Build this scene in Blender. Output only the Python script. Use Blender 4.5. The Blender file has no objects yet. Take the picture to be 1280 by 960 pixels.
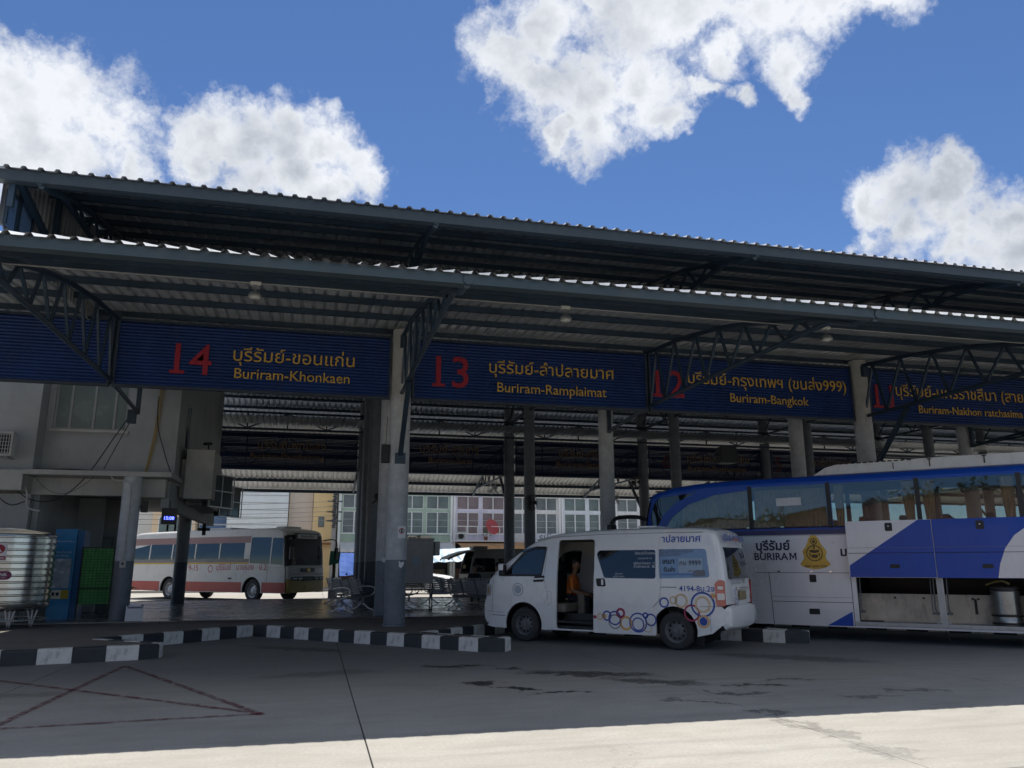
import bpy, bmesh, math, random
from math import sin, cos, pi, radians, atan2, sqrt, hypot
from mathutils import Vector, Matrix
from mathutils.geometry import tessellate_polygon
random.seed(7)
SC = bpy.context.scene
COL = SC.collection

# ------------------------------------------------------------------ camera
def camera():
    yaw, pitch, roll, f = 0.24147, 0.22680, -0.00196, 980.26
    fw = Vector((sin(yaw)*cos(pitch), cos(yaw)*cos(pitch), sin(pitch)))
    r = Vector((cos(yaw), -sin(yaw), 0)); u = r.cross(fw)
    r2 = cos(roll)*r + sin(roll)*u; u2 = -sin(roll)*r + cos(roll)*u
    cd = bpy.data.cameras.new('camera'); cd.sensor_width = 36; cd.lens = f/1280*36
    cd.clip_start = .05; cd.clip_end = 3000
    o = bpy.data.objects.new('camera', cd); COL.objects.link(o)
    m = Matrix((r2, u2, -fw)).transposed().to_4x4(); m.translation = (0, 0, 1.6)
    o.matrix_world = m; SC.camera = o
camera()
SC.view_settings.view_transform = 'Standard'; SC.view_settings.look = 'None'
SC.view_settings.exposure = 0.92; SC.view_settings.gamma = 1.0
SC.cycles.max_bounces = 7; SC.cycles.diffuse_bounces = 5; SC.cycles.glossy_bounces = 4
SC.cycles.transparent_max_bounces = 10
SC.cycles.caustics_reflective = False; SC.cycles.caustics_refractive = False
SC.cycles.sample_clamp_indirect = 6.0

# ------------------------------------------------------------------ sun and sky
SUN_DIR = Vector((0.10, 0.348, 1.0)).normalized()      # towards the sun: high, behind the station
sun_el = math.asin(SUN_DIR.z); sun_az = atan2(SUN_DIR.x, SUN_DIR.y)
sd = bpy.data.lights.new('sun', 'SUN'); sd.energy = 3.4; sd.angle = radians(.53); sd.color = (1, .95, .88)
so = bpy.data.objects.new('sun', sd); COL.objects.link(so)
so.rotation_euler = SUN_DIR.to_track_quat('Z', 'Y').to_euler()

def sky():
    w = bpy.data.worlds.new('World'); SC.world = w; w.use_nodes = True
    nt = w.node_tree; N = nt.nodes; Lk = nt.links
    for n in list(N): N.remove(n)
    def nd(t, **k):
        n = N.new(t)
        for a, b in k.items(): setattr(n, a, b)
        return n
    def math_(op, a, b=None, c=None, clamp=False):
        n = nd('ShaderNodeMath', operation=op, use_clamp=clamp)
        for i, v in enumerate((a, b, c)):
            if v is None: continue
            if isinstance(v, (int, float)): n.inputs[i].default_value = v
            else: Lk.new(v, n.inputs[i])
        return n.outputs[0]
    out = nd('ShaderNodeOutputWorld'); bg = nd('ShaderNodeBackground')
    st = nd('ShaderNodeTexSky', sky_type='NISHITA', sun_disc=False)
    st.sun_elevation = sun_el; st.sun_rotation = sun_az; st.altitude = 1800; st.air_density = 1.0; st.dust_density = .15; st.ozone_density = 3.0
    tc = nd('ShaderNodeTexCoord'); D = tc.outputs['Generated']
    # domain warp makes the cloud rims ragged
    def noise(sc, det, rough, off=(0, 0, 0), vec=None):
        mp = nd('ShaderNodeVectorMath', operation='ADD'); Lk.new(vec or D, mp.inputs[0]); mp.inputs[1].default_value = off
        n = nd('ShaderNodeTexNoise'); n.inputs['Scale'].default_value = sc; n.inputs['Detail'].default_value = det
        n.inputs['Roughness'].default_value = rough; Lk.new(mp.outputs[0], n.inputs['Vector']); return n
    # blobs: (pixel-free) direction azimuth / elevation in degrees and angular radius
    B = CLOUDS
    wn = noise(6.0, 5, .6, (7.3, 2.2, 5.1)); wn2 = noise(26, 6, .65, (1.3, 8.2, 2.1))
    def warp(src, vec, amt):
        s1 = nd('ShaderNodeVectorMath', operation='SUBTRACT'); Lk.new(src.outputs['Color'], s1.inputs[0]); s1.inputs[1].default_value = (.5, .5, .5)
        s2 = nd('ShaderNodeVectorMath', operation='SCALE'); Lk.new(s1.outputs[0], s2.inputs[0]); s2.inputs[3].default_value = amt
        s3 = nd('ShaderNodeVectorMath', operation='ADD'); Lk.new(s2.outputs[0], s3.inputs[0]); Lk.new(vec, s3.inputs[1]); return s3.outputs[0]
    W = warp(wn2, warp(wn, D, .12), .05)
    acc = None
    for az, el, r in B:
        c = Vector((sin(radians(az))*cos(radians(el)), cos(radians(az))*cos(radians(el)), sin(radians(el))))
        vd = nd('ShaderNodeVectorMath', operation='DISTANCE'); Lk.new(W, vd.inputs[0]); vd.inputs[1].default_value = c
        v = math_('MULTIPLY_ADD', vd.outputs['Value'], -1/radians(r), 1.0)
        acc = v if acc is None else math_('SMOOTH_MAX', acc, v, .18)
    n1 = noise(9, 12, .60, vec=W)
    a = math_('MULTIPLY_ADD', n1.outputs[0], 2.1, -1.10)
    n2 = noise(34, 9, .7, (3.1, 1.7, .4)); a = math_('MULTIPLY_ADD', n2.outputs[0], .9, math_('ADD', a, -.45))
    acc = math_('MAXIMUM', acc, -1.2)
    den = math_('ADD', acc, a)
    mr = nd('ShaderNodeMapRange', interpolation_type='SMOOTHSTEP'); Lk.new(den, mr.inputs[0])
    mr.inputs[1].default_value = -.16; mr.inputs[2].default_value = .58
    cover = mr.outputs[0]
    # body shade: the far side from the sun and the thick middles are greyer, lit rims are white
    n3 = noise(4.2, 3, .5, (.3, .9, .1)); nA = noise(12, 5, .5, (0, 0, 0)); nB = noise(12, 5, .5, (.004, .012, .028))
    dif = math_('SUBTRACT', nB.outputs[0], nA.outputs[0])
    sh = math_('MULTIPLY_ADD', dif, -1.6, .62)
    thick = nd('ShaderNodeMapRange', interpolation_type='SMOOTHSTEP'); Lk.new(den, thick.inputs[0]); thick.inputs[1].default_value = .25; thick.inputs[2].default_value = 1.2
    thick.inputs[3].default_value = 0; thick.inputs[4].default_value = .45
    sh = math_('SUBTRACT', sh, thick.outputs[0]); sh = math_('MULTIPLY_ADD', n3.outputs[0], 1.5, math_('ADD', sh, -.62), clamp=True)
    ramp = nd('ShaderNodeValToRGB'); Lk.new(sh, ramp.inputs[0]); e = ramp.color_ramp.elements
    e[0].position = 0; e[0].color = (4.6, 5.0, 5.7, 1); e[1].position = .85; e[1].color = (8.8, 9.1, 9.6, 1)
    mix = nd('ShaderNodeMix', data_type='RGBA'); Lk.new(cover, mix.inputs[0]); tn = nd('ShaderNodeMix', data_type='RGBA', blend_type='MULTIPLY'); tn.inputs[0].default_value = 1; tn.inputs[7].default_value = (.80, .98, 1.20, 1); Lk.new(st.outputs[0], tn.inputs[6]); Lk.new(tn.outputs[2], mix.inputs[6]); Lk.new(ramp.outputs[0], mix.inputs[7])
    Lk.new(mix.outputs[2], bg.inputs[0]); bg.inputs[1].default_value = .054
    Lk.new(bg.outputs[0], out.inputs[0])
# clouds: azimuth (deg from +Y, + to +X), elevation, angular radius.  First those in view, then unseen ones added around the sky to brighten shaded surfaces.
CLOUDS = [(-20.9,27.6,4.0),(-18,28.8,3.4),(-16,27.6,3.4),(-21,25.4,4),(-18,24.5,3.6),(-14.3,25.4,1.7),(-20.5,32.4,.7),
          (-9,27.8,3.1),(-6.5,27.8,3.1),(-3.6,28.8,2.7),(-.6,29,2.5),(1.6,28.0,2.7),(0,26,2.8),(-5,25.8,2.7),(-9.5,25.8,2.2),(-2.5,27,2.8),(2.6,26.5,2),
          (14,36,3.4),(17.5,37.5,3.8),(22,38.5,4.5),(27.5,38.5,4.5),(33.5,38,4.2),(39,37,4),(42.5,36.5,2.6),(16,34,3.2),(20,33.5,3.8),(20.3,30.8,2.6),(24,33,3.4),(25.8,31,1.9),(30.6,34.5,2.4),(36,33.4,2.5),(36.2,31.4,1.4),(31.5,31.5,1.3),(29,32,1.4),(17.5,30.8,1.2),
          (40.5,23.4,2.3),(43,24,2.3),(45.7,22.8,2.1),(42.5,21.3,3.0),(46.2,19.8,2.8),(48.5,20.8,2.6),(49.5,18.5,3.5),(39.2,21,2),(53,19,4),(34.8,22.1,.6),
          (-60,35,14),(-95,30,17),(-125,45,18),(-150,28,17),(175,35,20),(150,55,16),(140,25,16),(108,32,17),(80,38,11),(-45,62,10),(70,64,10),(-170,68,15),(-110,68,12)]
sky()

# ------------------------------------------------------------------ helpers
class MB:
    def __init__(s): s.v = []; s.f = []; s.m = []; s.sm = []
    def add(s, vs, fs, mi=0, smooth=False):
        b = len(s.v); s.v += [tuple(p) for p in vs]
        for f in fs: s.f.append(tuple(i+b for i in f)); s.m.append(mi); s.sm.append(smooth)
        return s
    def box(s, x0, x1, y0, y1, z0, z1, M=None, mi=0, bev=0):
        if bev > 0:
            b = min(bev, (x1-x0)/2.01, (y1-y0)/2.01, (z1-z0)/2.01)
            bm = bmesh.new(); bmesh.ops.create_cube(bm, size=1)
            for v in bm.verts: v.co = Vector(((x0+x1)/2+v.co.x*(x1-x0), (y0+y1)/2+v.co.y*(y1-y0), (z0+z1)/2+v.co.z*(z1-z0)))
            bmesh.ops.bevel(bm, geom=bm.edges[:], offset=b, segments=2, profile=.6, affect='EDGES')
            bm.verts.index_update(); vs = [v.co.copy() for v in bm.verts]; fs = [[v.index for v in f.verts] for f in bm.faces]; bm.free()
        else:
            vs = [Vector(p) for p in ((x0,y0,z0),(x1,y0,z0),(x1,y1,z0),(x0,y1,z0),(x0,y0,z1),(x1,y0,z1),(x1,y1,z1),(x0,y1,z1))]
            fs = [(0,3,2,1),(4,5,6,7),(0,1,5,4),(1,2,6,5),(2,3,7,6),(3,0,4,7)]
        if M is not None: vs = [M @ v for v in vs]
        return s.add(vs, fs, mi)
    def bar(s, p0, p1, w, h=None, up=(0,0,1)):
        h = h or w; p0 = Vector(p0); p1 = Vector(p1); d = (p1-p0).normalized(); u = Vector(up)
        if abs(d.dot(u)) > .95: u = Vector((1,0,0)) if abs(d.x) < .9 else Vector((0,1,0))
        r = d.cross(u).normalized(); u = r.cross(d)
        vs = [p+a*w/2*r+b*h/2*u for p in (p0, p1) for a, b in ((-1,-1),(1,-1),(1,1),(-1,1))]
        return s.add(vs, [(0,1,2,3),(7,6,5,4),(0,4,5,1),(1,5,6,2),(2,6,7,3),(3,7,4,0)])
    def tube(s, pts, r, n=8, cap=True, closed=False):
        pts = [Vector(p) for p in pts]; m = len(pts); rs = r if isinstance(r, (list, tuple)) else [r]*m
        prev = None; vs = []
        for i, p in enumerate(pts):
            a = pts[i-1] if (i > 0 or closed) else p; b = pts[(i+1) % m] if (i < m-1 or closed) else p
            d = (b-a).normalized()
            if prev is None:
                u = Vector((0,0,1)) if abs(d.z) < .9 else Vector((1,0,0)); u = (u-d*u.dot(d)).normalized()
            else: u = (prev-d*prev.dot(d)).normalized()
            prev = u; w = d.cross(u)
            vs += [p+rs[i]*(cos(2*pi*k/n)*u+sin(2*pi*k/n)*w) for k in range(n)]
        fs = []
        for i in range(m if closed else m-1):
            j = (i+1) % m
            for k in range(n): fs.append((i*n+k, i*n+(k+1) % n, j*n+(k+1) % n, j*n+k))
        if cap and not closed: fs += [tuple(range(n-1, -1, -1)), tuple((m-1)*n+k for k in range(n))]
        return s.add(vs, fs, smooth=True)
    def lathe(s, prof, M=None, n=24, mi=0, closed=False, c0=True):
        vs = []; m = len(prof)
        for r, h in prof: vs += [Vector((r*cos(2*pi*k/n), r*sin(2*pi*k/n), h)) for k in range(n)]
        if M is not None: vs = [M @ v for v in vs]
        fs = []
        for i in range(m if closed else m-1):
            j = (i+1) % m
            for k in range(n): fs.append((i*n+k, i*n+(k+1) % n, j*n+(k+1) % n, j*n+k))
        if not closed:
            if prof[0][0] > 0 and c0: fs.append(tuple(range(n-1, -1, -1)))
            if prof[-1][0] > 0: fs.append(tuple((m-1)*n+k for k in range(n)))
        return s.add(vs, fs, mi, True)
    def prism(s, poly, fn, d0, d1, mi=0):
        # poly: 2-D outline; fn(u, v, d) -> 3-D
        n = len(poly); vs = [fn(u, v, d0) for u, v in poly]+[fn(u, v, d1) for u, v in poly]
        tr = tessellate_polygon([[Vector((u, v, 0)) for u, v in poly]])
        fs = [tuple(t) for t in tr]+[tuple(i+n for i in reversed(t)) for t in tr]
        fs += [(i, (i+1) % n, n+(i+1) % n, n+i) for i in range(n)]
        return s.add(vs, fs, mi)
    def mesh(s, name, mats):
        me = bpy.data.meshes.new(name); me.from_pydata(s.v, [], s.f)
        for m in (mats if isinstance(mats, (list, tuple)) else [mats]): me.materials.append(m)
        me.polygons.foreach_set('material_index', s.m)
        bm = bmesh.new(); bm.from_mesh(me); bmesh.ops.recalc_face_normals(bm, faces=bm.faces[:])
        for f, sm in zip(bm.faces, s.sm): f.smooth = sm
        for e in bm.edges:
            if len(e.link_faces) == 2 and e.calc_face_angle(0) > .7: e.smooth = False
        bm.to_mesh(me); bm.free(); return me
    def build(s, name, mats, parent=None, label=None, kind=None, M=None):
        o = bpy.data.objects.new(name, s.mesh(name, mats)); COL.objects.link(o)
        if parent is not None: o.parent = parent
        if M is not None: o.matrix_local = M
        if label: o['label'] = label
        if kind: o['kind'] = kind
        return o
def tag(o, label=None, cat=None, group=None, kind=None):
    if label: o['label'] = label
    if cat: o['category'] = cat
    if group: o['group'] = group
    if kind: o['kind'] = kind
    return o
def thing(name, label, cat, loc=(0,0,0), rz=0, group=None):
    o = bpy.data.objects.new(name, None); COL.objects.link(o); o.location = loc; o.rotation_euler = (0, 0, rz)
    o.empty_display_size = .2
    return tag(o, label, cat, group)
def link(me, name, parent=None, M=None):
    o = bpy.data.objects.new(name, me); COL.objects.link(o)
    if parent is not None: o.parent = parent
    if M is not None: o.matrix_local = M
    return o
def kids(o): return [c for c in bpy.data.objects if c.parent == o]
def copy_tree(o, parent=None):
    c = o.copy(); COL.objects.link(c); c.parent = parent
    for ch in kids(o): copy_tree(ch, c)
    return c
def T(x, y, z): return Matrix.Translation((x, y, z))
def RZ(a): return Matrix.Rotation(a, 4, 'Z')
def RX(a): return Matrix.Rotation(a, 4, 'X')
def RY(a): return Matrix.Rotation(a, 4, 'Y')

MATS = {}
def mat(name, col, rough=.6, metal=0, var=.15, scale=2.0, bump=0, bscale=30, spec=.5, coat=0, dirt=0, emit=None, alpha=None, trans=0):
    if name in MATS: return MATS[name]
    m = bpy.data.materials.new(name); m.use_nodes = True; nt = m.node_tree; N = nt.nodes; L = nt.links
    b = N['Principled BSDF']; b.inputs['Roughness'].default_value = rough; b.inputs['Metallic'].default_value = metal
    b.inputs['Specular IOR Level'].default_value = spec; b.inputs['Coat Weight'].default_value = coat
    b.inputs['Base Color'].default_value = (*col, 1)
    tc = N.new('ShaderNodeTexCoord')
    if var > 0:
        no = N.new('ShaderNodeTexNoise'); no.inputs['Scale'].default_value = scale; no.inputs['Detail'].default_value = 6; no.inputs['Roughness'].default_value = .62
        L.new(tc.outputs['Object'], no.inputs['Vector'])
        mr = N.new('ShaderNodeMapRange'); L.new(no.outputs[0], mr.inputs[0]); mr.inputs[1].default_value = .3; mr.inputs[2].default_value = .7
        mx = N.new('ShaderNodeMix'); mx.data_type = 'RGBA'; L.new(mr.outputs[0], mx.inputs[0])
        mx.inputs[6].default_value = (*[c*(1-var) for c in col], 1); mx.inputs[7].default_value = (*[min(c*(1+var), 1) for c in col], 1)
        cur = mx.outputs[2]
        if dirt > 0:
            n2 = N.new('ShaderNodeTexNoise'); n2.inputs['Scale'].default_value = scale*2.7; n2.inputs['Detail'].default_value = 8; n2.inputs['Roughness'].default_value = .7
            mp = N.new('ShaderNodeMapping'); mp.inputs['Scale'].default_value = (1, 1, .35); L.new(tc.outputs['Object'], mp.inputs[0]); L.new(mp.outputs[0], n2.inputs['Vector'])
            m2 = N.new('ShaderNodeMapRange'); L.new(n2.outputs[0], m2.inputs[0]); m2.inputs[1].default_value = .52; m2.inputs[2].default_value = .72; m2.inputs[4].default_value = dirt
            x2 = N.new('ShaderNodeMix'); x2.data_type = 'RGBA'; L.new(m2.outputs[0], x2.inputs[0]); L.new(cur, x2.inputs[6]); x2.inputs[7].default_value = (.10, .085, .065, 1)
            cur = x2.outputs[2]
        L.new(cur, b.inputs['Base Color'])
        r2 = N.new('ShaderNodeMapRange'); L.new(no.outputs[0], r2.inputs[0]); r2.inputs[3].default_value = max(rough-.1, .02); r2.inputs[4].default_value = min(rough+.1, 1); L.new(r2.outputs[0], b.inputs['Roughness'])
    if bump > 0:
        nb = N.new('ShaderNodeTexNoise'); nb.inputs['Scale'].default_value = bscale; nb.inputs['Detail'].default_value = 5; L.new(tc.outputs['Object'], nb.inputs['Vector'])
        bp = N.new('ShaderNodeBump'); bp.inputs['Strength'].default_value = bump; bp.inputs['Distance'].default_value = .01; L.new(nb.outputs[0], bp.inputs['Height']); L.new(bp.outputs[0], b.inputs['Normal'])
    if emit: b.inputs['Emission Color'].default_value = (*emit[0], 1); b.inputs['Emission Strength'].default_value = emit[1]
    MATS[name] = m; return m
def glass(name, tint=(.5,.55,.55), opac=.35, rough=.02, body=(.01,.012,.014)):
    if name in MATS: return MATS[name]
    m = bpy.data.materials.new(name); m.use_nodes = True; nt = m.node_tree; N = nt.nodes; L = nt.links
    for n in list(N): N.remove(n)
    out = N.new('ShaderNodeOutputMaterial'); tr = N.new('ShaderNodeBsdfTransparent'); tr.inputs[0].default_value = (*tint, 1)
    df = N.new('ShaderNodeBsdfDiffuse'); df.inputs[0].default_value = (*body, 1)
    m1 = N.new('ShaderNodeMixShader'); m1.inputs[0].default_value = opac; L.new(tr.outputs[0], m1.inputs[1]); L.new(df.outputs[0], m1.inputs[2])
    gl = N.new('ShaderNodeBsdfGlossy'); gl.inputs['Roughness'].default_value = rough; gl.inputs[0].default_value = (.9,.95,1,1)
    fr = N.new('ShaderNodeFresnel'); fr.inputs[0].default_value = 1.5
    no = N.new('ShaderNodeTexNoise'); no.inputs['Scale'].default_value = 1.3; tc = N.new('ShaderNodeTexCoord'); L.new(tc.outputs['Object'], no.inputs['Vector'])
    bp = N.new('ShaderNodeBump'); bp.inputs['Strength'].default_value = .018; bp.inputs['Distance'].default_value = .1; L.new(no.outputs[0], bp.inputs['Height'])
    L.new(bp.outputs[0], gl.inputs['Normal']); L.new(bp.outputs[0], fr.inputs['Normal'])
    ad = N.new('ShaderNodeMath'); ad.operation = 'MULTIPLY_ADD'; ad.inputs[1].default_value = 1.15; ad.inputs[2].default_value = .01; ad.use_clamp = True; L.new(fr.outputs[0], ad.inputs[0])
    m2 = N.new('ShaderNodeMixShader'); L.new(ad.outputs[0], m2.inputs[0]); L.new(m1.outputs[0], m2.inputs[1]); L.new(gl.outputs[0], m2.inputs[2])
    L.new(m2.outputs[0], out.inputs[0]); MATS[name] = m; return m

def text_geo(s, size=1.0, bold=0.0):
    c = bpy.data.curves.new('txt', 'FONT'); c.body = s; c.size = size; c.resolution_u = 3; c.offset = bold
    o = bpy.data.objects.new('txt', c); COL.objects.link(o)
    dg = bpy.context.evaluated_depsgraph_get(); me = bpy.data.meshes.new_from_object(o.evaluated_get(dg))
    bm = bmesh.new(); bm.from_mesh(me); bmesh.ops.triangulate(bm, faces=bm.faces[:])
    for f in bm.faces:
        if f.normal.z < 0: f.normal_flip()
    bm.verts.index_update()
    vs = [(v.co.x, v.co.y) for v in bm.verts]; fs = [tuple(v.index for v in f.verts) for f in bm.faces]
    bm.free(); bpy.data.objects.remove(o); bpy.data.curves.remove(c); bpy.data.meshes.remove(me)
    return vs, fs
def text_on(s, name, m, parent, fn, width=None, size=1.0, align='l', bold=0.0, depth=0):
    """fn(u, v, d) -> 3-D point; text starts at u=0, baseline v=0"""
    vs, fs = text_geo(s, size, bold)
    if not vs: return None
    x0 = min(v[0] for v in vs); x1 = max(v[0] for v in vs)
    k = (width/(x1-x0)) if width else 1.0
    off = -x0*k if align == 'l' else (-(x0+x1)/2*k)
    P2 = [(v[0]*k+off, v[1]*k) for v in vs]
    mb = MB(); mb.add([fn(u, v, 0) for u, v in P2], fs)
    if depth:
        n = len(P2); ed = {}
        for f in fs:
            for a, b in zip(f, f[1:]+f[:1]):
                ed[(a, b)] = 1
        mb = MB(); allv = [fn(u, v, depth) for u, v in P2]+[fn(u, v, 0) for u, v in P2]; ff = list(fs)
        for (a, b) in ed:
            if (b, a) not in ed: ff.append((b, a, a+n, b+n))
        mb.add(allv, ff)
    me = bpy.data.meshes.new(name); me.from_pydata(mb.v, [], mb.f); me.materials.append(m)
    o = bpy.data.objects.new(name, me); COL.objects.link(o); o.parent = parent; return o
def interp(tab, x):
    if x <= tab[0][0]: return tab[0][1]
    for (a, b), (c, d) in zip(tab, tab[1:]):
        if x <= c: return b+(d-b)*(x-a)/(c-a)
    return tab[-1][1]
# ------------------------------------------------------------------ materials of the place
STEEL = mat('blue_grey_steel', (.026,.05,.078), .45, .1, .25, 1.5, dirt=.25)
STEEL2 = mat('slate_steel_fascia', (.038,.058,.07), .45, .1, .15, 1.2, dirt=.3)
SHEET = mat('pale_metal_sheet', (.40,.385,.35), .5, .15, .14, .7, dirt=.2)
CONC = mat('wall_render_grey', (.34,.355,.36), .85, 0, .12, .9, .15, 12, dirt=.22)
WHITEP = mat('white_paint_worn', (.66,.66,.63), .7, 0, .12, 4, .25, 20, dirt=.55)
BLACKP = mat('black_paint_worn', (.028,.034,.04), .6, 0, .3, 4, .25, 20, dirt=.1)
DARK = mat('dark_void', (.012,.013,.015), .8, 0, 0)
X0, S = 1.8527, 6.5362
def XK(k): return X0+k*S
Y1, Y2, Y3, Y4, YC = 18.93, 22.18, 31.1, 34.62, 26.775
PZ = .25

# concrete of the apron: joints are real gaps, stains are wear on the surface
def apron_mat():
    m = bpy.data.materials.new('apron_concrete'); m.use_nodes = True; nt = m.node_tree; N = nt.nodes; L = nt.links; b = N['Principled BSDF']
    geo = N.new('ShaderNodeNewGeometry'); P = geo.outputs['Position']
    def noise(sc, det, ro, scl=(1,1,1)):
        mp = N.new('ShaderNodeMapping'); mp.inputs['Scale'].default_value = scl; L.new(P, mp.inputs[0])
        n = N.new('ShaderNodeTexNoise'); n.inputs['Scale'].default_value = sc; n.inputs['Detail'].default_value = det; n.inputs['Roughness'].default_value = ro; L.new(mp.outputs[0], n.inputs['Vector']); return n
    def mr(src, a, b_, c, d, smooth=False):
        n = N.new('ShaderNodeMapRange'); L.new(src, n.inputs[0]); n.inputs[1].default_value = a; n.inputs[2].default_value = b_; n.inputs[3].default_value = c; n.inputs[4].default_value = d
        if smooth: n.interpolation_type = 'SMOOTHSTEP'
        return n.outputs[0]
    def mixc(f, a, b_, mode='MIX'):
        n = N.new('ShaderNodeMix'); n.data_type = 'RGBA'; n.blend_type = mode
        if isinstance(f, float): n.inputs[0].default_value = f
        else: L.new(f, n.inputs[0])
        for i, v in ((6, a), (7, b_)):
            if isinstance(v, tuple): n.inputs[i].default_value = (*v, 1)
            else: L.new(v, n.inputs[i])
        return n.outputs[2]
    def M(op, a, b_, clamp=False):
        n = N.new('ShaderNodeMath'); n.operation = op; n.use_clamp = clamp
        for i, v in enumerate((a, b_)):
            if isinstance(v, (int, float)): n.inputs[i].default_value = v
            else: L.new(v, n.inputs[i])
        return n.outputs[0]
    big = noise(.35, 6, .6); mid = noise(2.2, 8, .65, (.6, 1.6, 1)); fine = noise(30, 5, .7); streak = noise(1.3, 7, .7, (.35, 2.6, 1))
    c = mixc(mr(big.outputs[0], .35, .65, 0, 1), (.335,.32,.29), (.42,.405,.365))
    c = mixc(mr(mid.outputs[0], .42, .68, 0, .45), c, (.24,.225,.19))
    c = mixc(mr(streak.outputs[0], .55, .75, 0, .35), c, (.19,.18,.16))
    c = mixc(mr(fine.outputs[0], .35, .65, 0, .55), c, (.25,.238,.215))
    # roof shade painted into the concrete: darker, bluer band, fading at its sunlit sides
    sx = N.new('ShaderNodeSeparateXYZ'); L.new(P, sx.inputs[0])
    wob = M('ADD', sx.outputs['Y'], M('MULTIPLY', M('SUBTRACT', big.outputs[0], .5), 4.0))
    shade_band = M('MULTIPLY', mr(wob, 9.5, 15.0, 0, 1, True), mr(wob, 41.5, 38, 0, 1, True))
    c = mixc(M('MULTIPLY', shade_band, .55), c, (.08,.095,.115))
    wn = noise(3.2, 5, .65); nd2 = N.new('ShaderNodeVectorMath'); nd2.operation = 'SUBTRACT'; L.new(wn.outputs['Color'], nd2.inputs[0]); nd2.inputs[1].default_value = (.5,.5,.5)
    sc = N.new('ShaderNodeVectorMath'); sc.operation = 'SCALE'; L.new(nd2.outputs[0], sc.inputs[0]); sc.inputs[3].default_value = 1.1
    wp = N.new('ShaderNodeVectorMath'); wp.operation = 'ADD'; L.new(P, wp.inputs[0]); L.new(sc.outputs[0], wp.inputs[1])
    acc = None
    for (x, y, rx, ry, a, k) in STAINS:
        mp = N.new('ShaderNodeMapping'); mp.vector_type = 'TEXTURE'; mp.inputs['Location'].default_value = (x, y, 0); mp.inputs['Rotation'].default_value = (0, 0, radians(a)); mp.inputs['Scale'].default_value = (rx, ry, 50)
        L.new(wp.outputs[0], mp.inputs[0]); ln = N.new('ShaderNodeVectorMath'); ln.operation = 'LENGTH'; L.new(mp.outputs[0], ln.inputs[0])
        v = mr(ln.outputs['Value'], 1.0, .55, 0, k, True); acc = v if acc is None else M('MAXIMUM', acc, v)
    brk = mr(noise(9, 6, .7, (1, 2, 1)).outputs[0], .3, .6, .25, 1)
    acc = M('MULTIPLY', acc, brk)
    c = mixc(M('MULTIPLY', acc, 1.9, True), c, (.028,.027,.027))
    vo = N.new('ShaderNodeTexVoronoi'); vo.feature = 'DISTANCE_TO_EDGE'; vo.inputs['Scale'].default_value = .33; L.new(wp.outputs[0], vo.inputs['Vector'])
    ck = M('MULTIPLY', mr(vo.outputs['Distance'], .0, .004, .5, 0), mr(noise(.5, 3, .5, (1,1,1)).outputs[0], .56, .64, 0, 1))
    c = mixc(ck, c, (.04,.038,.035))
    sp = mr(noise(22, 3, .7).outputs[0], .66, .72, 0, .35); c = mixc(sp, c, (.12,.11,.10)); sp2 = mr(noise(17, 3, .7, (1.3,1,1)).outputs[0], .68, .73, 0, .4); c = mixc(sp2, c, (.55,.53,.48))
    tr = noise(.6, 4, .5, (.25, 5, 1)); c = mixc(mr(tr.outputs[0], .56, .70, 0, .22), c, (.13,.13,.13))
    L.new(c, b.inputs['Base Color'])
    L.new(M('SUBTRACT', mr(mid.outputs[0], .3, .7, .85, .7), M('MULTIPLY', acc, .35)), b.inputs['Roughness'])
    b.inputs['Specular IOR Level'].default_value = .35
    bp = N.new('ShaderNodeBump'); bp.inputs['Strength'].default_value = .35; bp.inputs['Distance'].default_value = .006; L.new(fine.outputs[0], bp.inputs['Height']); L.new(bp.outputs[0], b.inputs['Normal'])
    return m
STAINS = [(2.3,13.3,.75,.16,-8,.75),(3.1,12.7,.35,.09,-20,.7),(2.35,11.35,.28,.25,50,.75),(2.7,10.75,.45,.1,-35,.8),(3.2,10.25,.5,.08,-5,.8),
          (4.1,11.9,1.3,.35,-25,.55),(4.75,10.9,.9,.3,-30,.5),(5.35,9.7,.5,.13,-10,.45),(5.9,10.2,.45,.16,-15,.55),(6.7,10.6,.5,.12,0,.4),(6.8,9.0,.5,.09,-10,.35),
          (4.6,9.2,.5,.1,-30,.4),(7.7,9.3,.5,.1,-10,.4),(5.0,8.35,.28,.12,-10,.4),(5.0,7.4,.13,.75,8,.25),(4.95,6.5,.25,.45,25,.2),
          (-.3,16.8,1.6,.35,-40,.4),(8.2,13.0,1.8,.5,-40,.35),(.2,12.9,1.2,.3,10,.25),(-4,11.7,1.4,.3,8,.2)]
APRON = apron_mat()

# ground sheet out to the horizon
g = MB(); g.box(-900, 900, -900, 1300, -.6, -.03)
tag(g.build('ground', mat('far_ground', (.38,.365,.33), .9, 0, .2, .2)), 'pale concrete ground running out under and around the station', kind='structure')
road = MB(); road.box(-21.19, 48.39, -3.49, 56.29, -.028, -.018)
road = road.build('bus_apron', mat('joint_filler', (.05,.048,.045), .9, 0, .2, 3)); tag(road, kind='structure')
# slabs: joints at X = .55 + 4.35 n and Y = 10.3 + 4.6 n
slabs = {}
for i in range(-5, 11):
    for j in range(-3, 10):
        x0 = .55+4.35*i; y0 = 10.3+4.6*j
        w, h = 4.35-.012, 4.6-.014
        if (w, h) not in slabs:
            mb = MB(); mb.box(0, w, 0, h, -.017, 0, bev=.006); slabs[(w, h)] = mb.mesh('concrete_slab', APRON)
        o = link(slabs[(w, h)], 'concrete_slab', road, T(x0+.006, y0+.007, random.uniform(-.002, .001)))
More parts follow.
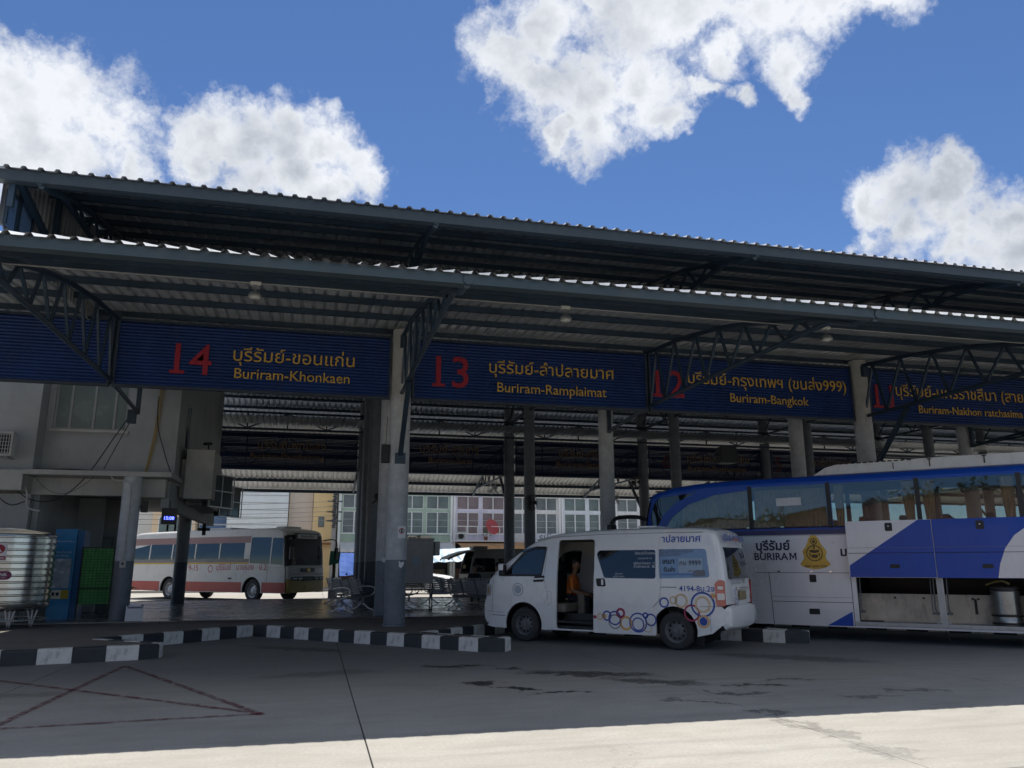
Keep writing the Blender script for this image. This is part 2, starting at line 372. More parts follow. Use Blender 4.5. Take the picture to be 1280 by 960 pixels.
# worn red no-parking lines
RED = bpy.data.materials.new('worn_red_paint'); RED.use_nodes = True
def red():
    nt = RED.node_tree; N = nt.nodes; L = nt.links; b = N['Principled BSDF']; b.inputs['Base Color'].default_value = (.15,.03,.04,1); b.inputs['Roughness'].default_value = .8
    tr = N.new('ShaderNodeBsdfTransparent'); mx = N.new('ShaderNodeMixShader'); no = N.new('ShaderNodeTexNoise'); no.inputs['Scale'].default_value = 7; no.inputs['Detail'].default_value = 8; no.inputs['Roughness'].default_value = .75
    tc = N.new('ShaderNodeTexCoord'); L.new(tc.outputs['Object'], no.inputs['Vector']); mr = N.new('ShaderNodeMapRange'); L.new(no.outputs[0], mr.inputs[0]); mr.inputs[1].default_value = .4; mr.inputs[2].default_value = .56; mr.inputs[3].default_value = .05; mr.inputs[4].default_value = .65
    L.new(mr.outputs[0], mx.inputs[0]); L.new(tr.outputs[0], mx.inputs[1]); L.new(b.outputs[0], mx.inputs[2]); L.new(mx.outputs[0], N['Material Output'].inputs[0])
red()
for i, (a, b_) in enumerate((((-2.93,14.7),(-3.08,9.6)),((-2.9,14.62),(-.47,9.6)),((-4.9,13.85),(-.47,9.66)),((-3.5,9.42),(-.45,9.66)))):
    a = Vector((*a, 0)); b_ = Vector((*b_, 0)); n = Vector((-(b_-a).y, (b_-a).x, 0)).normalized()*.045
    mb = MB(); z = .004+.0008*i; mb.add([(*(a-n).xy, z), (*(b_-n).xy, z), (*(b_+n).xy, z), (*(a+n).xy, z)], [(0,1,2,3)])
    mb.build('painted_line', RED, road)

# ------------------------------------------------------------------ platform with saw-tooth kerb
PLATM = mat('platform_screed', (.17,.155,.135), .8, 0, .22, 1.2, .2, 25, dirt=.35)
def tooth(k):
    o = k*S
    return [(-1.3+o,19.98),(3.1+o,15.3),(3.58+o,15.18),(3.74+o,15.42),(2.3+o,16.98),(5.2+o,19.98)]
edge = [(-30,15.1),(-4.9,15.1),(-2.9,15.55),(-2.62,15.78),(-2.6,16.0),(-3.95,17.15),(-1.3,19.98)]
for k in range(0, 5): edge += tooth(k)[1:]
edge += [(40,19.98)]
poly = edge+[(40,35.15),(-30,35.15)]
pm = MB(); pm.prism(poly, lambda u, v, d: (u, v, d), PZ-.012, -.03)
platform = pm.build('platform', PLATM); tag(platform, kind='structure')
# kerb stones along the edge, alternately painted white and black
def kerb_block(p, q, m):
    p = Vector((*p, 0)); q = Vector((*q, 0)); d = (q-p); ln = d.length
    mb = MB(); h = PZ+random.uniform(-.004, .006)
    n = 3; prof = [(0,0),(0,h-.035),(.012,h-.01),(.035,h),(.15,h),(.15,0)]
    vs = []; xs = [.003, ln*.33, ln*.66, ln-.003]
    for x in xs:
        for (y, z) in prof: vs.append((x, y+random.uniform(-.003, .003), z+(random.uniform(-.004, .004) if z > .1 else 0)))
    k = len(prof); fs = []
    for i in range(len(xs)-1):
        for j in range(k): fs.append((i*k+j, i*k+(j+1) % k, (i+1)*k+(j+1) % k, (i+1)*k+j))
    fs += [tuple(range(k)), tuple((len(xs)-1)*k+j for j in reversed(range(k)))]
    mb.add(vs, fs)
    o = mb.build('kerb_block', m, platform); o.matrix_local = T(p.x, p.y, 0) @ RZ(atan2(d.y, d.x)); return o
def offset_line(P, off):
    out = []
    for i, p in enumerate(P):
        a = Vector(P[max(i-1, 0)]); b_ = Vector(P[min(i+1, len(P)-1)]); c = Vector(p)
        d1 = (c-a).normalized() if i > 0 else None; d2 = (b_-c).normalized() if i < len(P)-1 else None
        if d1 is None: d1 = d2
        if d2 is None: d2 = d1
        n1 = Vector((d1.y, -d1.x)); n2 = Vector((d2.y, -d2.x)); n = (n1+n2).normalized(); n = n/max(n.dot(n1), .5)
        out.append((c+n*off)[:])
    return out
kedge = offset_line(edge, .02)
col = 0
for i in range(len(kedge)-1):
    a = Vector(kedge[i]); b_ = Vector(kedge[i+1])
    if a.x < -14: a = a+(b_-a)*((-14-a.x)/(b_.x-a.x))
    if a.x > 33: break
    L_ = (b_-a).length; n = max(1, round(L_/.46))
    for j in range(n):
        p = a+(b_-a)*(j/n); q = a+(b_-a)*((j+1)/n)
        kerb_block(p, q, WHITEP if col % 2 else BLACKP); col += 1
# tiled waiting-hall floor, one low step up
def tile_mat():
    m = bpy.data.materials.new('polished_floor_tile'); m.use_nodes = True; nt = m.node_tree; N = nt.nodes; L = nt.links; b = N['Principled BSDF']
    geo = N.new('ShaderNodeNewGeometry'); br = N.new('ShaderNodeTexBrick'); br.offset = 0; br.inputs['Scale'].default_value = 1; br.inputs['Brick Width'].default_value = .6; br.inputs['Row Height'].default_value = .6; br.inputs['Mortar Size'].default_value = .006
    br.inputs['Color1'].default_value = (.20,.195,.18,1); br.inputs['Color2'].default_value = (.24,.23,.21,1); br.inputs['Mortar'].default_value = (.06,.055,.05,1); L.new(geo.outputs['Position'], br.inputs['Vector'])
    L.new(br.outputs['Color'], b.inputs['Base Color']); no = N.new('ShaderNodeTexNoise'); no.inputs['Scale'].default_value = 1.1; no.inputs['Detail'].default_value = 6; L.new(geo.outputs['Position'], no.inputs['Vector'])
    mr = N.new('ShaderNodeMapRange'); L.new(no.outputs[0], mr.inputs[0]); mr.inputs[1].default_value = .3; mr.inputs[2].default_value = .7; mr.inputs[3].default_value = .16; mr.inputs[4].default_value = .34; L.new(mr.outputs[0], b.inputs['Roughness'])
    return m
TILE = tile_mat()
mb = MB(); mb.box(-3.2, 40, 21.5, 33.2, PZ-.005, PZ+.03, bev=.008); mb.box(-30, -3.2, 21.5, 33.2, PZ-.005, PZ+.029)
hf = mb.build('hall_floor', TILE); tag(hf, kind='structure')
mb = MB(); mb.box(-3.2, 39, 21.40, 21.497, PZ-.01, PZ+.026)
mb.build('step_edge', mat('brown_step_edge', (.10,.07,.05), .6), hf)

# ------------------------------------------------------------------ the terminal
term = thing('bus_terminal', 'long open bus station hall with curved corrugated roofs, dark steel trusses and round grey columns', 'bus station', (0, 0, 0))
LOW = [(9.97,5.49),(10.36,5.629),(11.64,6.10),(12.6,6.34),(13.57,6.62),(14.92,6.94),(16.9,7.24),(18.9,7.42),(20.8,7.5)]
UPP = [(13.16,7.885),(13.32,7.93),(14.0,8.13),(14.74,8.4),(16.7,8.9),(18.9,9.3),(22,9.75),(26.775,10.0)]
def zlow(y): return interp(LOW, y)
def zupp(y): return interp(UPP, y if y <= YC else 2*YC-y)
def fine(tab, step):
    y = tab[0][0]; out = []
    while y < tab[-1][0]: out.append(y); y += step
    return out+[tab[-1][0]]
def corrugated(ys, zf, xa, xb, m, name, mirror=False):
    mb = MB(); xs = []; x = xa
    while x < xb:
        xs += [(x,0),(x+.135,0),(x+.16,.045),(x+.215,.045)]; x += .25
    vs = []; n = len(xs)
    for y in ys:
        z = zf(y)
        for (x, dz) in xs: vs.append((x, (2*YC-y) if mirror else y, z+dz))
    fs = [(i*n+j, i*n+j+1, (i+1)*n+j+1, (i+1)*n+j) for i in range(len(ys)-1) for j in range(n-1)]
    mb.add(vs, fs); return mb.build(name, m, term)
lowys = [a for a, b_ in LOW]; uys = [a for a, b_ in UPP]
ROOFLOW = mat('galvanised_roof_sheet', (.55,.57,.58), .45, .2, .14, .9, dirt=.3)
corrugated(lowys, zlow, -12, 60, ROOFLOW, 'canopy_roof_sheet')
corrugated(lowys, zlow, -6, 60, ROOFLOW, 'canopy_roof_sheet', True)
corrugated(uys+[2*YC-y for y in reversed(uys[:-1])], zupp, -5.35, 60, mat('hall_roof_sheet', (.48,.51,.55), .5, .15, .14, .9, dirt=.2), 'hall_roof_sheet')
def c_channel(y, z, h, w, xa, xb, name, m):
    mb = MB(); t = .006
    mb.box(xa, xb, y, y+t, z-h, z); mb.box(xa, xb, y+t, y+w, z-t, z-.0005); mb.box(xa, xb, y+t, y+w, z-h+.0005, z-h+t)
    return mb.build(name, m, term)
for y in (10.95, 11.75, 13.0, 14.45, 16.0, 17.6, 19.2): c_channel(y, zlow(y)-.012, .125, .07, -12, 60, 'purlin', STEEL)
for y in (11.3, 13.0, 14.5, 16.0, 17.6): c_channel(2*YC-y, zlow(y)-.02, .15, .07, -6, 60, 'purlin', STEEL)
mb = MB(); mb.box(-12, 60, 10.03, 10.09, 5.36, 5.50); mb.box(-12, 60, 10.09, 10.2, 5.36, 5.37); mb.box(-12, 60, 10.26, 10.33, 5.44, 5.585); mb.build('eave_fascia', STEEL2, term)
mb = MB(); mb.box(-5.4, 60, 13.24, 13.30, 7.70, 7.885); mb.box(-5.4, 60, 13.30, 13.42, 7.70, 7.71); mb.build('eave_fascia', mat('upper_fascia_steel', (.033,.048,.06), .5, .1, .15, 1.2, dirt=.2), term)
mb = MB(); mb.box(-6, 60, 43.35, 43.41, 5.36, 5.52); mb.build('eave_fascia', STEEL, term)
y = 14.3
while y < 39.6:
    c_channel(y, zupp(y)-.012, .12, .07, -5.35, 60, 'purlin', STEEL); y += 1.15
# cantilever trusses: curved top chord, level bottom chord, zig-zag web
def arch_truss(x, yend, zf, ytip, ztip, zbot, name='truss', brace=None, nodes=None, mirror=False):
    r = link(None, name, term); r.empty_display_size = .2
    my = (lambda y: 2*YC-y) if mirror else (lambda y: y)
    top = []; y = ytip
    while y < yend: top.append((x, my(y), zf(y)-.27)); y += .55
    top.append((x, my(yend), zf(yend)-.27)); top[0] = (x, my(ytip), ztip)
    MB().tube(top, .055, 8).build('top_chord', STEEL, r)
    bot = [(x, my(ytip+.05), ztip-.05),(x, my(ytip+.9), zbot-.04),(x, my(ytip+1.8), zbot),(x, my(yend), zbot)]
    MB().tube(bot, .05, 8).build('bottom_chord', STEEL, r)
    ys = nodes; up = False
    for a, b_ in zip(ys, ys[1:]):
        za = (zf(a)-.28) if up else zbot; zb = (zf(b_)-.28) if not up else zbot
        if za-zbot > .05 or zb-zbot > .05: MB().bar((x, my(a), za), (x, my(b_), zb), .05, .05).build('web_bar', STEEL, r)
        up = not up
    mb = MB(); mb.lathe([(.07,-.02),(.075,0),(.07,.02)], T(x, my(ytip-.02), ztip) @ RX(pi/2), 12); mb.build('end_cap', STEEL2, r)
    return r
nod = [11.75,12.1,12.55,12.95,13.55,13.95,14.6,15.0,15.7,16.1,16.8,17.2,17.9,18.3,18.8]
for k in range(-2, 9):
    r = arch_truss(XK(k), 19.0, zlow, 10.05, 5.42, 5.68, nodes=nod)
    if k % 2 == 0:
        MB().bar((XK(k), 17.15, 5.62), (XK(k), 18.75, 4.05), .11, .09).build('brace', STEEL, r)
        MB().box(XK(k)-.12, XK(k)+.12, 18.6, 18.72, 3.95, 4.2).build('bracket_plate', STEEL, r)
        MB().box(XK(k)-.08, XK(k)+.08, 18.6, 18.75, 6.8, 7.1).build('bracket_plate', STEEL, r)
    else:
        MB().tube([(XK(k), 19.0, 5.68), (XK(k), 21.9, 5.5)], .05, 8).build('bottom_chord', STEEL, r)
        MB().box(XK(k)-.05, XK(k)+.05, 18.95, 19.05, 5.6, 7.3).build('post', STEEL, r)
        MB().bar((XK(k), 21.86, 5.45), (XK(k), 21.86, 6.6), .1).build('post', STEEL, r)
        for a, b_ in ((19.1,19.6),(19.6,20.1),(20.1,20.6),(20.6,21.1)):
            pass
for k in range(-1, 9):
    r = arch_truss(XK(k), 22.5, zupp, 13.3, 7.74, 8.02, nodes=[15.0,15.3,15.9,16.3,17.0,17.4,18.2,18.6,19.4,19.8,20.6,21.0,21.8,22.2], name='hall_truss')
for k in range(-1, 9):
    r = arch_truss(XK(k), 19.0, zlow, 10.05, 5.42, 5.68, nodes=nod, mirror=True, name='rear_truss')
    MB().bar((XK(k), 2*YC-17.15, 5.62), (XK(k), 2*YC-18.9, 3.85), .1).build('brace', STEEL, r)
# longitudinal girders of the hall, chords with posts and diagonals
def girder(y, z0, z1, m, sub):
    r = link(None, 'girder', term)
    MB().bar((-4.6, y, z0), (60, y, z0), .09).build('bottom_chord', m, r); MB().bar((-4.6, y, z1), (60, y, z1), .09).build('top_chord', m, r)
    p = S/sub; x = XK(-1); i = 0
    while x < 56:
        MB().bar((x, y, z0+.045), (x, y, z1-.045), .055).build('girder_post', m, r)
        a, b_ = (z0+.04, z1-.04) if i % 2 else (z1-.04, z0+.04)
        MB().bar((x+.02, y+.002, a), (x+p-.02, y+.002, b_), .05).build('diagonal', m, r)
        x += p; i += 1
girder(Y4-.2, 7.25, 7.95, STEEL, 4); girder(Y4+.25, 5.6, 7.1, STEEL, 4); girder(Y3, 8.2, 9.0, STEEL, 4)
girder(Y1+.35, 8.2, 9.0, STEEL, 4)
for yy in (Y2, Y3):
    for k in range(-1, 9):
        r = link(None, 'cross_girder', term)
# roof cross girders between the column rows
for k in range(-1, 9):
    r = link(None, 'cross_girder', term)
    MB().bar((XK(k), 19.0, 7.9), (XK(k), 34.6, 7.9), .09).build('bottom_chord', STEEL, r)
    ys = [19+1.3*i for i in range(13)]
    for i, (a, b_) in enumerate(zip(ys, ys[1:])):
        za, zb = (7.9, zupp(b_)-.25) if i % 2 == 0 else (zupp(a)-.25, 7.9)
        MB().bar((XK(k), a, za), (XK(k), b_, zb), .05).build('diagonal', STEEL, r)
for o in [o for o in bpy.data.objects if o.name.startswith('cross_girder') and not kids(o)]: bpy.data.objects.remove(o)
# columns
def column_mat(name, hi, lo, z):
    m = bpy.data.materials.new(name); m.use_nodes = True; nt = m.node_tree; N = nt.nodes; L = nt.links; b = N['Principled BSDF']; b.inputs['Roughness'].default_value = .55
    geo = N.new('ShaderNodeNewGeometry'); sx = N.new('ShaderNodeSeparateXYZ'); L.new(geo.outputs['Position'], sx.inputs[0])
    no = N.new('ShaderNodeTexNoise'); no.inputs['Scale'].default_value = 3; no.inputs['Detail'].default_value = 8; no.inputs['Roughness'].default_value = .7; L.new(geo.outputs['Position'], no.inputs['Vector'])
    gt = N.new('ShaderNodeMath'); gt.operation = 'GREATER_THAN'; L.new(sx.outputs['Z'], gt.inputs[0]); gt.inputs[1].default_value = z
    mx = N.new('ShaderNodeMix'); mx.data_type = 'RGBA'; L.new(gt.outputs[0], mx.inputs[0]); mx.inputs[6].default_value = (*lo, 1); mx.inputs[7].default_value = (*hi, 1)
    mr = N.new('ShaderNodeMapRange'); L.new(no.outputs[0], mr.inputs[0]); mr.inputs[1].default_value = .35; mr.inputs[2].default_value = .7; mr.inputs[3].default_value = 1.08; mr.inputs[4].default_value = .72
    m2 = N.new('ShaderNodeVectorMath'); m2.operation = 'SCALE'; L.new(mx.outputs[2], m2.inputs[0]); L.new(mr.outputs[0], m2.inputs[3])
    n2 = N.new('ShaderNodeTexNoise'); n2.inputs['Scale'].default_value = 14; n2.inputs['Detail'].default_value = 5; L.new(geo.outputs['Position'], n2.inputs['Vector'])
    m3 = N.new('ShaderNodeMapRange'); L.new(n2.outputs[0], m3.inputs[0]); m3.inputs[1].default_value = .70; m3.inputs[2].default_value = .73
    m4 = N.new('ShaderNodeMix'); m4.data_type = 'RGBA'; L.new(m3.outputs[0], m4.inputs[0]); L.new(m2.outputs[0], m4.inputs[6]); m4.inputs[7].default_value = (.5,.5,.48,1)
    L.new(m4.outputs[2], b.inputs['Base Color']); return m
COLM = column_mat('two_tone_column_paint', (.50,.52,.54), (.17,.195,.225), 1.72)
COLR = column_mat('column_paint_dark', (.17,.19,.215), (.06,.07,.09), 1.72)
PEEL = mat('bare_plaster', (.42,.42,.40), .85, 0, .12, 3, .2, 20, dirt=.3)
def column(x, y, r, z1, m, peel=False):
    mb = MB(); mb.lathe([(r+.03,PZ-.02),(r+.03,PZ+.03),(r,PZ+.05),(r,z1 if not peel else 5.42)], T(x, y, 0), 28)
    c = mb.build('column', m, term)
    if peel:
        mb = MB(); bm = [(r*.97, 5.42),(r*.97,7.3)]; mb.lathe(bm, T(x, y, 0), 28); mb.build('bare_column_top', PEEL, c)
        mb = MB()
        for i in range(26):   # torn paint edge
            a = -pi*.98+pi*.96*i/25; z = 5.42+random.uniform(0, .18)
            mb.add([(x+r*1.003*cos(a+d), y+r*1.003*sin(a+d), zz) for d, zz in ((-.065,5.38),(.065,5.38),(.065,z),(-.065,z+.04))], [(0,1,2,3)])
        mb.build('torn_paint', m, c)
    return c
for k in (-2, 0, 2, 4, 6): column(XK(k), Y1, .245, 7.3, COLM, True)
for k in range(-1, 9): column(XK(k), Y2, .225, 9.5 if k >= 0 else 3.838, COLM)
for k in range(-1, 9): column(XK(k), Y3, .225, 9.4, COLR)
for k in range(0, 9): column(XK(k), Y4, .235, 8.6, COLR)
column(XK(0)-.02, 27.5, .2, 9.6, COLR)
# gable end cladding on the left
mb = MB(); GM = mat('gable_cladding', (.33,.34,.35), .5, .1, .12, 1, dirt=.3)
ys = []; y = 13.5
while y < 34: ys += [(y,0),(y+.12,0),(y+.14,.03),(y+.2,.03)]; y += .22
vs = []
for y, d in ys: vs += [(-5.3+d, y, 7.05), (-5.3+d, y, zupp(y)-.02)]
mb.add(vs, [(2*i, 2*i+1, 2*i+3, 2*i+2) for i in range(len(ys)-1)]); mb.build('gable_wall', GM, term)
PB = mat('blue_translucent_sheet', (.16,.27,.46), .3, 0, .1, 3)
for a, b_, z0, z1 in ((13.62,14.05,7.1,7.7),(14.15,14.75,7.1,7.95)):
    w = MB().box(-5.265, -5.245, a, b_, z0, z1).build('gable_window', PB, term)
    mb = MB(); 
    for (p, q) in (((a,z0),(a,z1)),((b_,z0),(b_,z1)),((a,z1),(b_,z1))): mb.bar((-5.24,*p), (-5.24,*q), .05)
    mb.build('frame', STEEL, w)
MB().bar((-5.12, 13.5, 7.9), (-5.12, 15.9, 7.35), .1).build('gable_brace', STEEL, term)
MB().bar((-5.12, 15.6, 7.2), (-5.12, 15.6, 8.55), .1).build('gable_post', STEEL, term)
MB().bar((-5.12, 13.42, 7.3), (-5.12, 13.42, 7.85), .09).build('gable_post', STEEL, term)
# conduit for the pendant lamps
MB().tube([(-12, 12.3, 5.93), (60, 12.3, 5.93)], .012, 6).build('lamp_conduit', mat('galvanised', (.35,.35,.34), .5, .3), term)
LAMPG = mat('lamp_lens', (.55,.55,.5), .3); LAMPB = mat('lamp_housing', (.25,.26,.26), .4, .4)
def lamp(x, y, z, label):
    t = thing('pendant_lamp', label, 'lamp', (x, y, z), 0, 'lamps under the front canopy')
    MB().tube([(0,0,.05),(0,0,.20)], .012, 6).build('stem', LAMPB, t)
    MB().box(-.08, .08, -.03, .03, .20, .25).build('bracket', LAMPG, t)
    MB().lathe([(.03,.09),(.06,.08),(.10,.035),(.105,.0),(.10,-.01)], None, 20).build('housing', LAMPB, t)
    MB().lathe([(0,-.018),(.07,-.016),(.092,-.006)], None, 20).build('lens', LAMPG, t)
lamp(-1.12, 12.3, 5.70, 'leftmost small round lamp under the front canopy')
lamp(3.98, 12.3, 5.70, 'middle small round lamp under the front canopy, above the word Ramplaimat')
lamp(9.1, 12.3, 5.70, 'rightmost small round lamp under the front canopy, beside a curved truss')

# ------------------------------------------------------------------ bay signs
SIGNB = mat('sign_blue_slats', (.009,.037,.155), .5, 0, .22, 1.1, dirt=.16)
SFRAME = mat('sign_frame_steel', (.03,.045,.07), .5, .1, .2, 2, dirt=.2)
YEL = mat('sign_yellow', (.62,.38,.07), .55, 0, .12, 6); SRED = mat('sign_red', (.34,.015,.035), .5, 0, .12, 6)
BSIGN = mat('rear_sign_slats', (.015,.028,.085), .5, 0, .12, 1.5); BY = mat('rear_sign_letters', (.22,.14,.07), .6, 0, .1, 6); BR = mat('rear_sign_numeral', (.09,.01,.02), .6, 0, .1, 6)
ZB, ZT = 5.545, 7.147
def sign(xa, xb, y, label, texts, group, rear=False):
    t = thing('bay_sign', label, 'sign', ((xa+xb)/2, y, ZB), 0, group)
    w = (xb-xa)/2; mb = MB(); H = ZT-ZB
    if not rear:
        n = 19; ph = (H-.14)/n; pr = []
        for i in range(n): z = .07+i*ph; pr += [(0,z),(-.012,z+.12*ph),(-.03,z+.5*ph),(-.012,z+.88*ph)]
        pr.append((0,.07+n*ph))
        vs = [(x, d, z) for x in (-w+.03, w-.03) for d, z in pr]; m = len(pr)
        mb.add(vs, [(i, i+1, m+i+1, m+i) for i in range(m-1)]); mb.box(-w+.03, w-.03, .01, .03, .05, H-.05)
        mb.build('slat_panel', SIGNB, t)
    else:
        n = 26; ph = H/n
        for i in range(n):
            z = (i+.5)*ph; mb.add([(-w+.03,-.03,z-.036),(w-.03,-.03,z-.036),(w-.03,.03,z+.03),(-w+.03,.03,z+.03)], [(0,1,2,3)])
        mb.build('slat_panel', BSIGN, t)
    fm = SFRAME if not rear else BSIGN
    for a in ((-w,w,-.05,.05,0,.06),(-w,w,-.05,.05,H-.06,H),(-w,-w+.05,-.05,.05,.06,H-.06),(w-.05,w,-.05,.05,.06,H-.06)): MB().box(*a).build('frame_rail', fm, t)
    cx = (xa+xb)/2
    for (s, x0, x1, zb, kind) in texts:
        m = (SRED if kind == 'n' else YEL) if not rear else (BR if kind == 'n' else BY)
        text_on(s, 'lettering', m, t, lambda u, v, d, x0=x0, zb=zb: (x0-cx+u, -.034-d, zb-ZB+v), width=x1-x0, bold=.006 if kind == 'n' else .003, depth=.012)
        if kind == 'n' and s[0] == '1' and not rear:
            for q in range(2 if s == '11' else 1):
                MB().box(x0-cx+q*.36-.09, x0-cx+q*.36+.23, -.05, -.036, zb-ZB, zb-ZB+.075).build('lettering', m, t)
g1 = 'blue bay signs over the front row'
sign(XK(-2)+.26, XK(-1)-.03, Y1, 'blank dark blue slatted sign panel at the far left, behind the truss', [], g1)
sign(XK(-1)+.03, XK(0)-.27, Y1, 'blue slatted sign numbered 14 reading Buriram-Khonkaen', [('14',-3.38,-2.57,5.92,'n'),('บุรีรัมย์-ขอนแก่น',-2.1,.7,6.30,'y'),('Buriram-Khonkaen',-2.05,.6,5.88,'y')], g1)
sign(XK(0)+.27, XK(1)-.03, Y1, 'blue slatted sign numbered 13 reading Buriram-Ramplaimat', [('13',2.7,3.53,5.93,'n'),('บุรีรัมย์-ลำปลายมาศ',4.06,7.42,6.36,'y'),('Buriram-Ramplaimat',4.27,7.2,5.87,'y')], g1)
sign(XK(1)+.03, XK(2)-.27, Y1, 'blue slatted sign numbered 12 reading Buriram-Bangkok, crossed by a curved truss', [('12',8.6,9.42,5.96,'n'),('บุรีรัมย์-กรุงเทพฯ (ขนส่ง999)',9.55,14.45,6.38,'y'),('Buriram-Bangkok',10.78,13.2,5.92,'y')], g1)
sign(XK(2)+.27, XK(3)-.03, Y1, 'blue slatted sign numbered 11 reading Buriram-Nakhon ratchasima, cut by the right edge', [('11',15.4,16.0,5.97,'n'),('บุรีรัมย์-นครราชสีมา (สาย',16.1,20.6,6.36,'y'),('Buriram-Nakhon ratchasima',16.82,20.5,5.88,'y')], g1)
sign(XK(3)+.03, XK(4)-.27, Y1, 'plain blue slatted sign panel beyond the right edge of the frame', [], g1)
g2 = 'dark louvred signs over the rear row'
ya = Y4-.05
sign(XK(-1)+.26, XK(0)-.27, ya, 'dark louvred rear sign reading Buriram-Phutthaisong, beside the office wall', [('บุรีรัมย์-พุทไธสง',-2.58,.22,6.45,'y'),('Buriram-Phutthaisong',-2.84,.18,6.0,'y')], g2, True)
sign(XK(0)+.27, XK(1)-.27, ya, 'dark louvred rear sign reading Buriram-Surin, right of the front column', [('บุรีรัมย์-สุรินทร์',4.3,6.95,6.5,'y'),('Buriram-Surin',4.7,6.65,6.03,'y')], g2, True)
sign(XK(1)+.27, XK(2)-.27, ya, 'dark louvred rear sign reading Buriram-Satuk, behind a pale column', [('บุรีรัมย์-สตึก',10.75,12.85,6.5,'y'),('Buriram-Satuk',10.6,12.9,6.0,'y')], g2, True)
sign(XK(2)+.27, XK(3)-.27, ya, 'dark louvred rear sign reading Buriram-Prakhonchai, below sign 12', [('บุรีรัมย์-ประโคนชัย',17.2,20.5,6.45,'y'),('Buriram-Prakhonchai',17.2,20.3,6.0,'y'),('6',15.9,16.3,6.1,'n')], g2, True)
sign(XK(3)+.27, XK(4)-.27, ya, 'dark louvred rear sign half hidden by a column above the blue and white coach', [('บุรีรัมย์-นางรอง',23.4,26.3,6.45,'y'),('5',21.9,22.3,6.1,'n')], g2, True)
# ------------------------------------------------------------------ vehicles: shells swept from a side silhouette
def arc_pts(cx, cz, r, a0, a1, n): return [(cx+r*cos(radians(a0+(a1-a0)*i/n)), cz+r*sin(radians(a0+(a1-a0)*i/n))) for i in range(n+1)]
def smooth_path(pts, sub=4):
    out = []; n = len(pts)
    for i in range(n-1):
        p0 = pts[max(i-1,0)]; p1 = pts[i]; p2 = pts[i+1]; p3 = pts[min(i+2,n-1)]
        for j in range(sub):
            t = j/sub
            out.append(tuple(.5*((2*b)+(-a+c)*t+(2*a-5*b+4*c-d)*t*t+(-a+3*b-3*c+d)*t**3) for a, b, c, d in zip(p0,p1,p2,p3)))
    out.append(tuple(pts[-1])); return out
def round_poly(pts, r, n=4):
    out = []; m = len(pts)
    for i in range(m):
        p = Vector(pts[i][:2]); a = Vector(pts[i-1][:2]); b = Vector(pts[(i+1) % m][:2])
        da = (a-p); db = (b-p); rr = min(r, da.length*.45, db.length*.45); s = p+da.normalized()*rr; e = p+db.normalized()*rr
        for j in range(n+1):
            t = j/n; out.append(((1-t)**2*s.x+2*t*(1-t)*p.x+t*t*e.x, (1-t)**2*s.y+2*t*(1-t)*p.y+t*t*e.y))
    return out
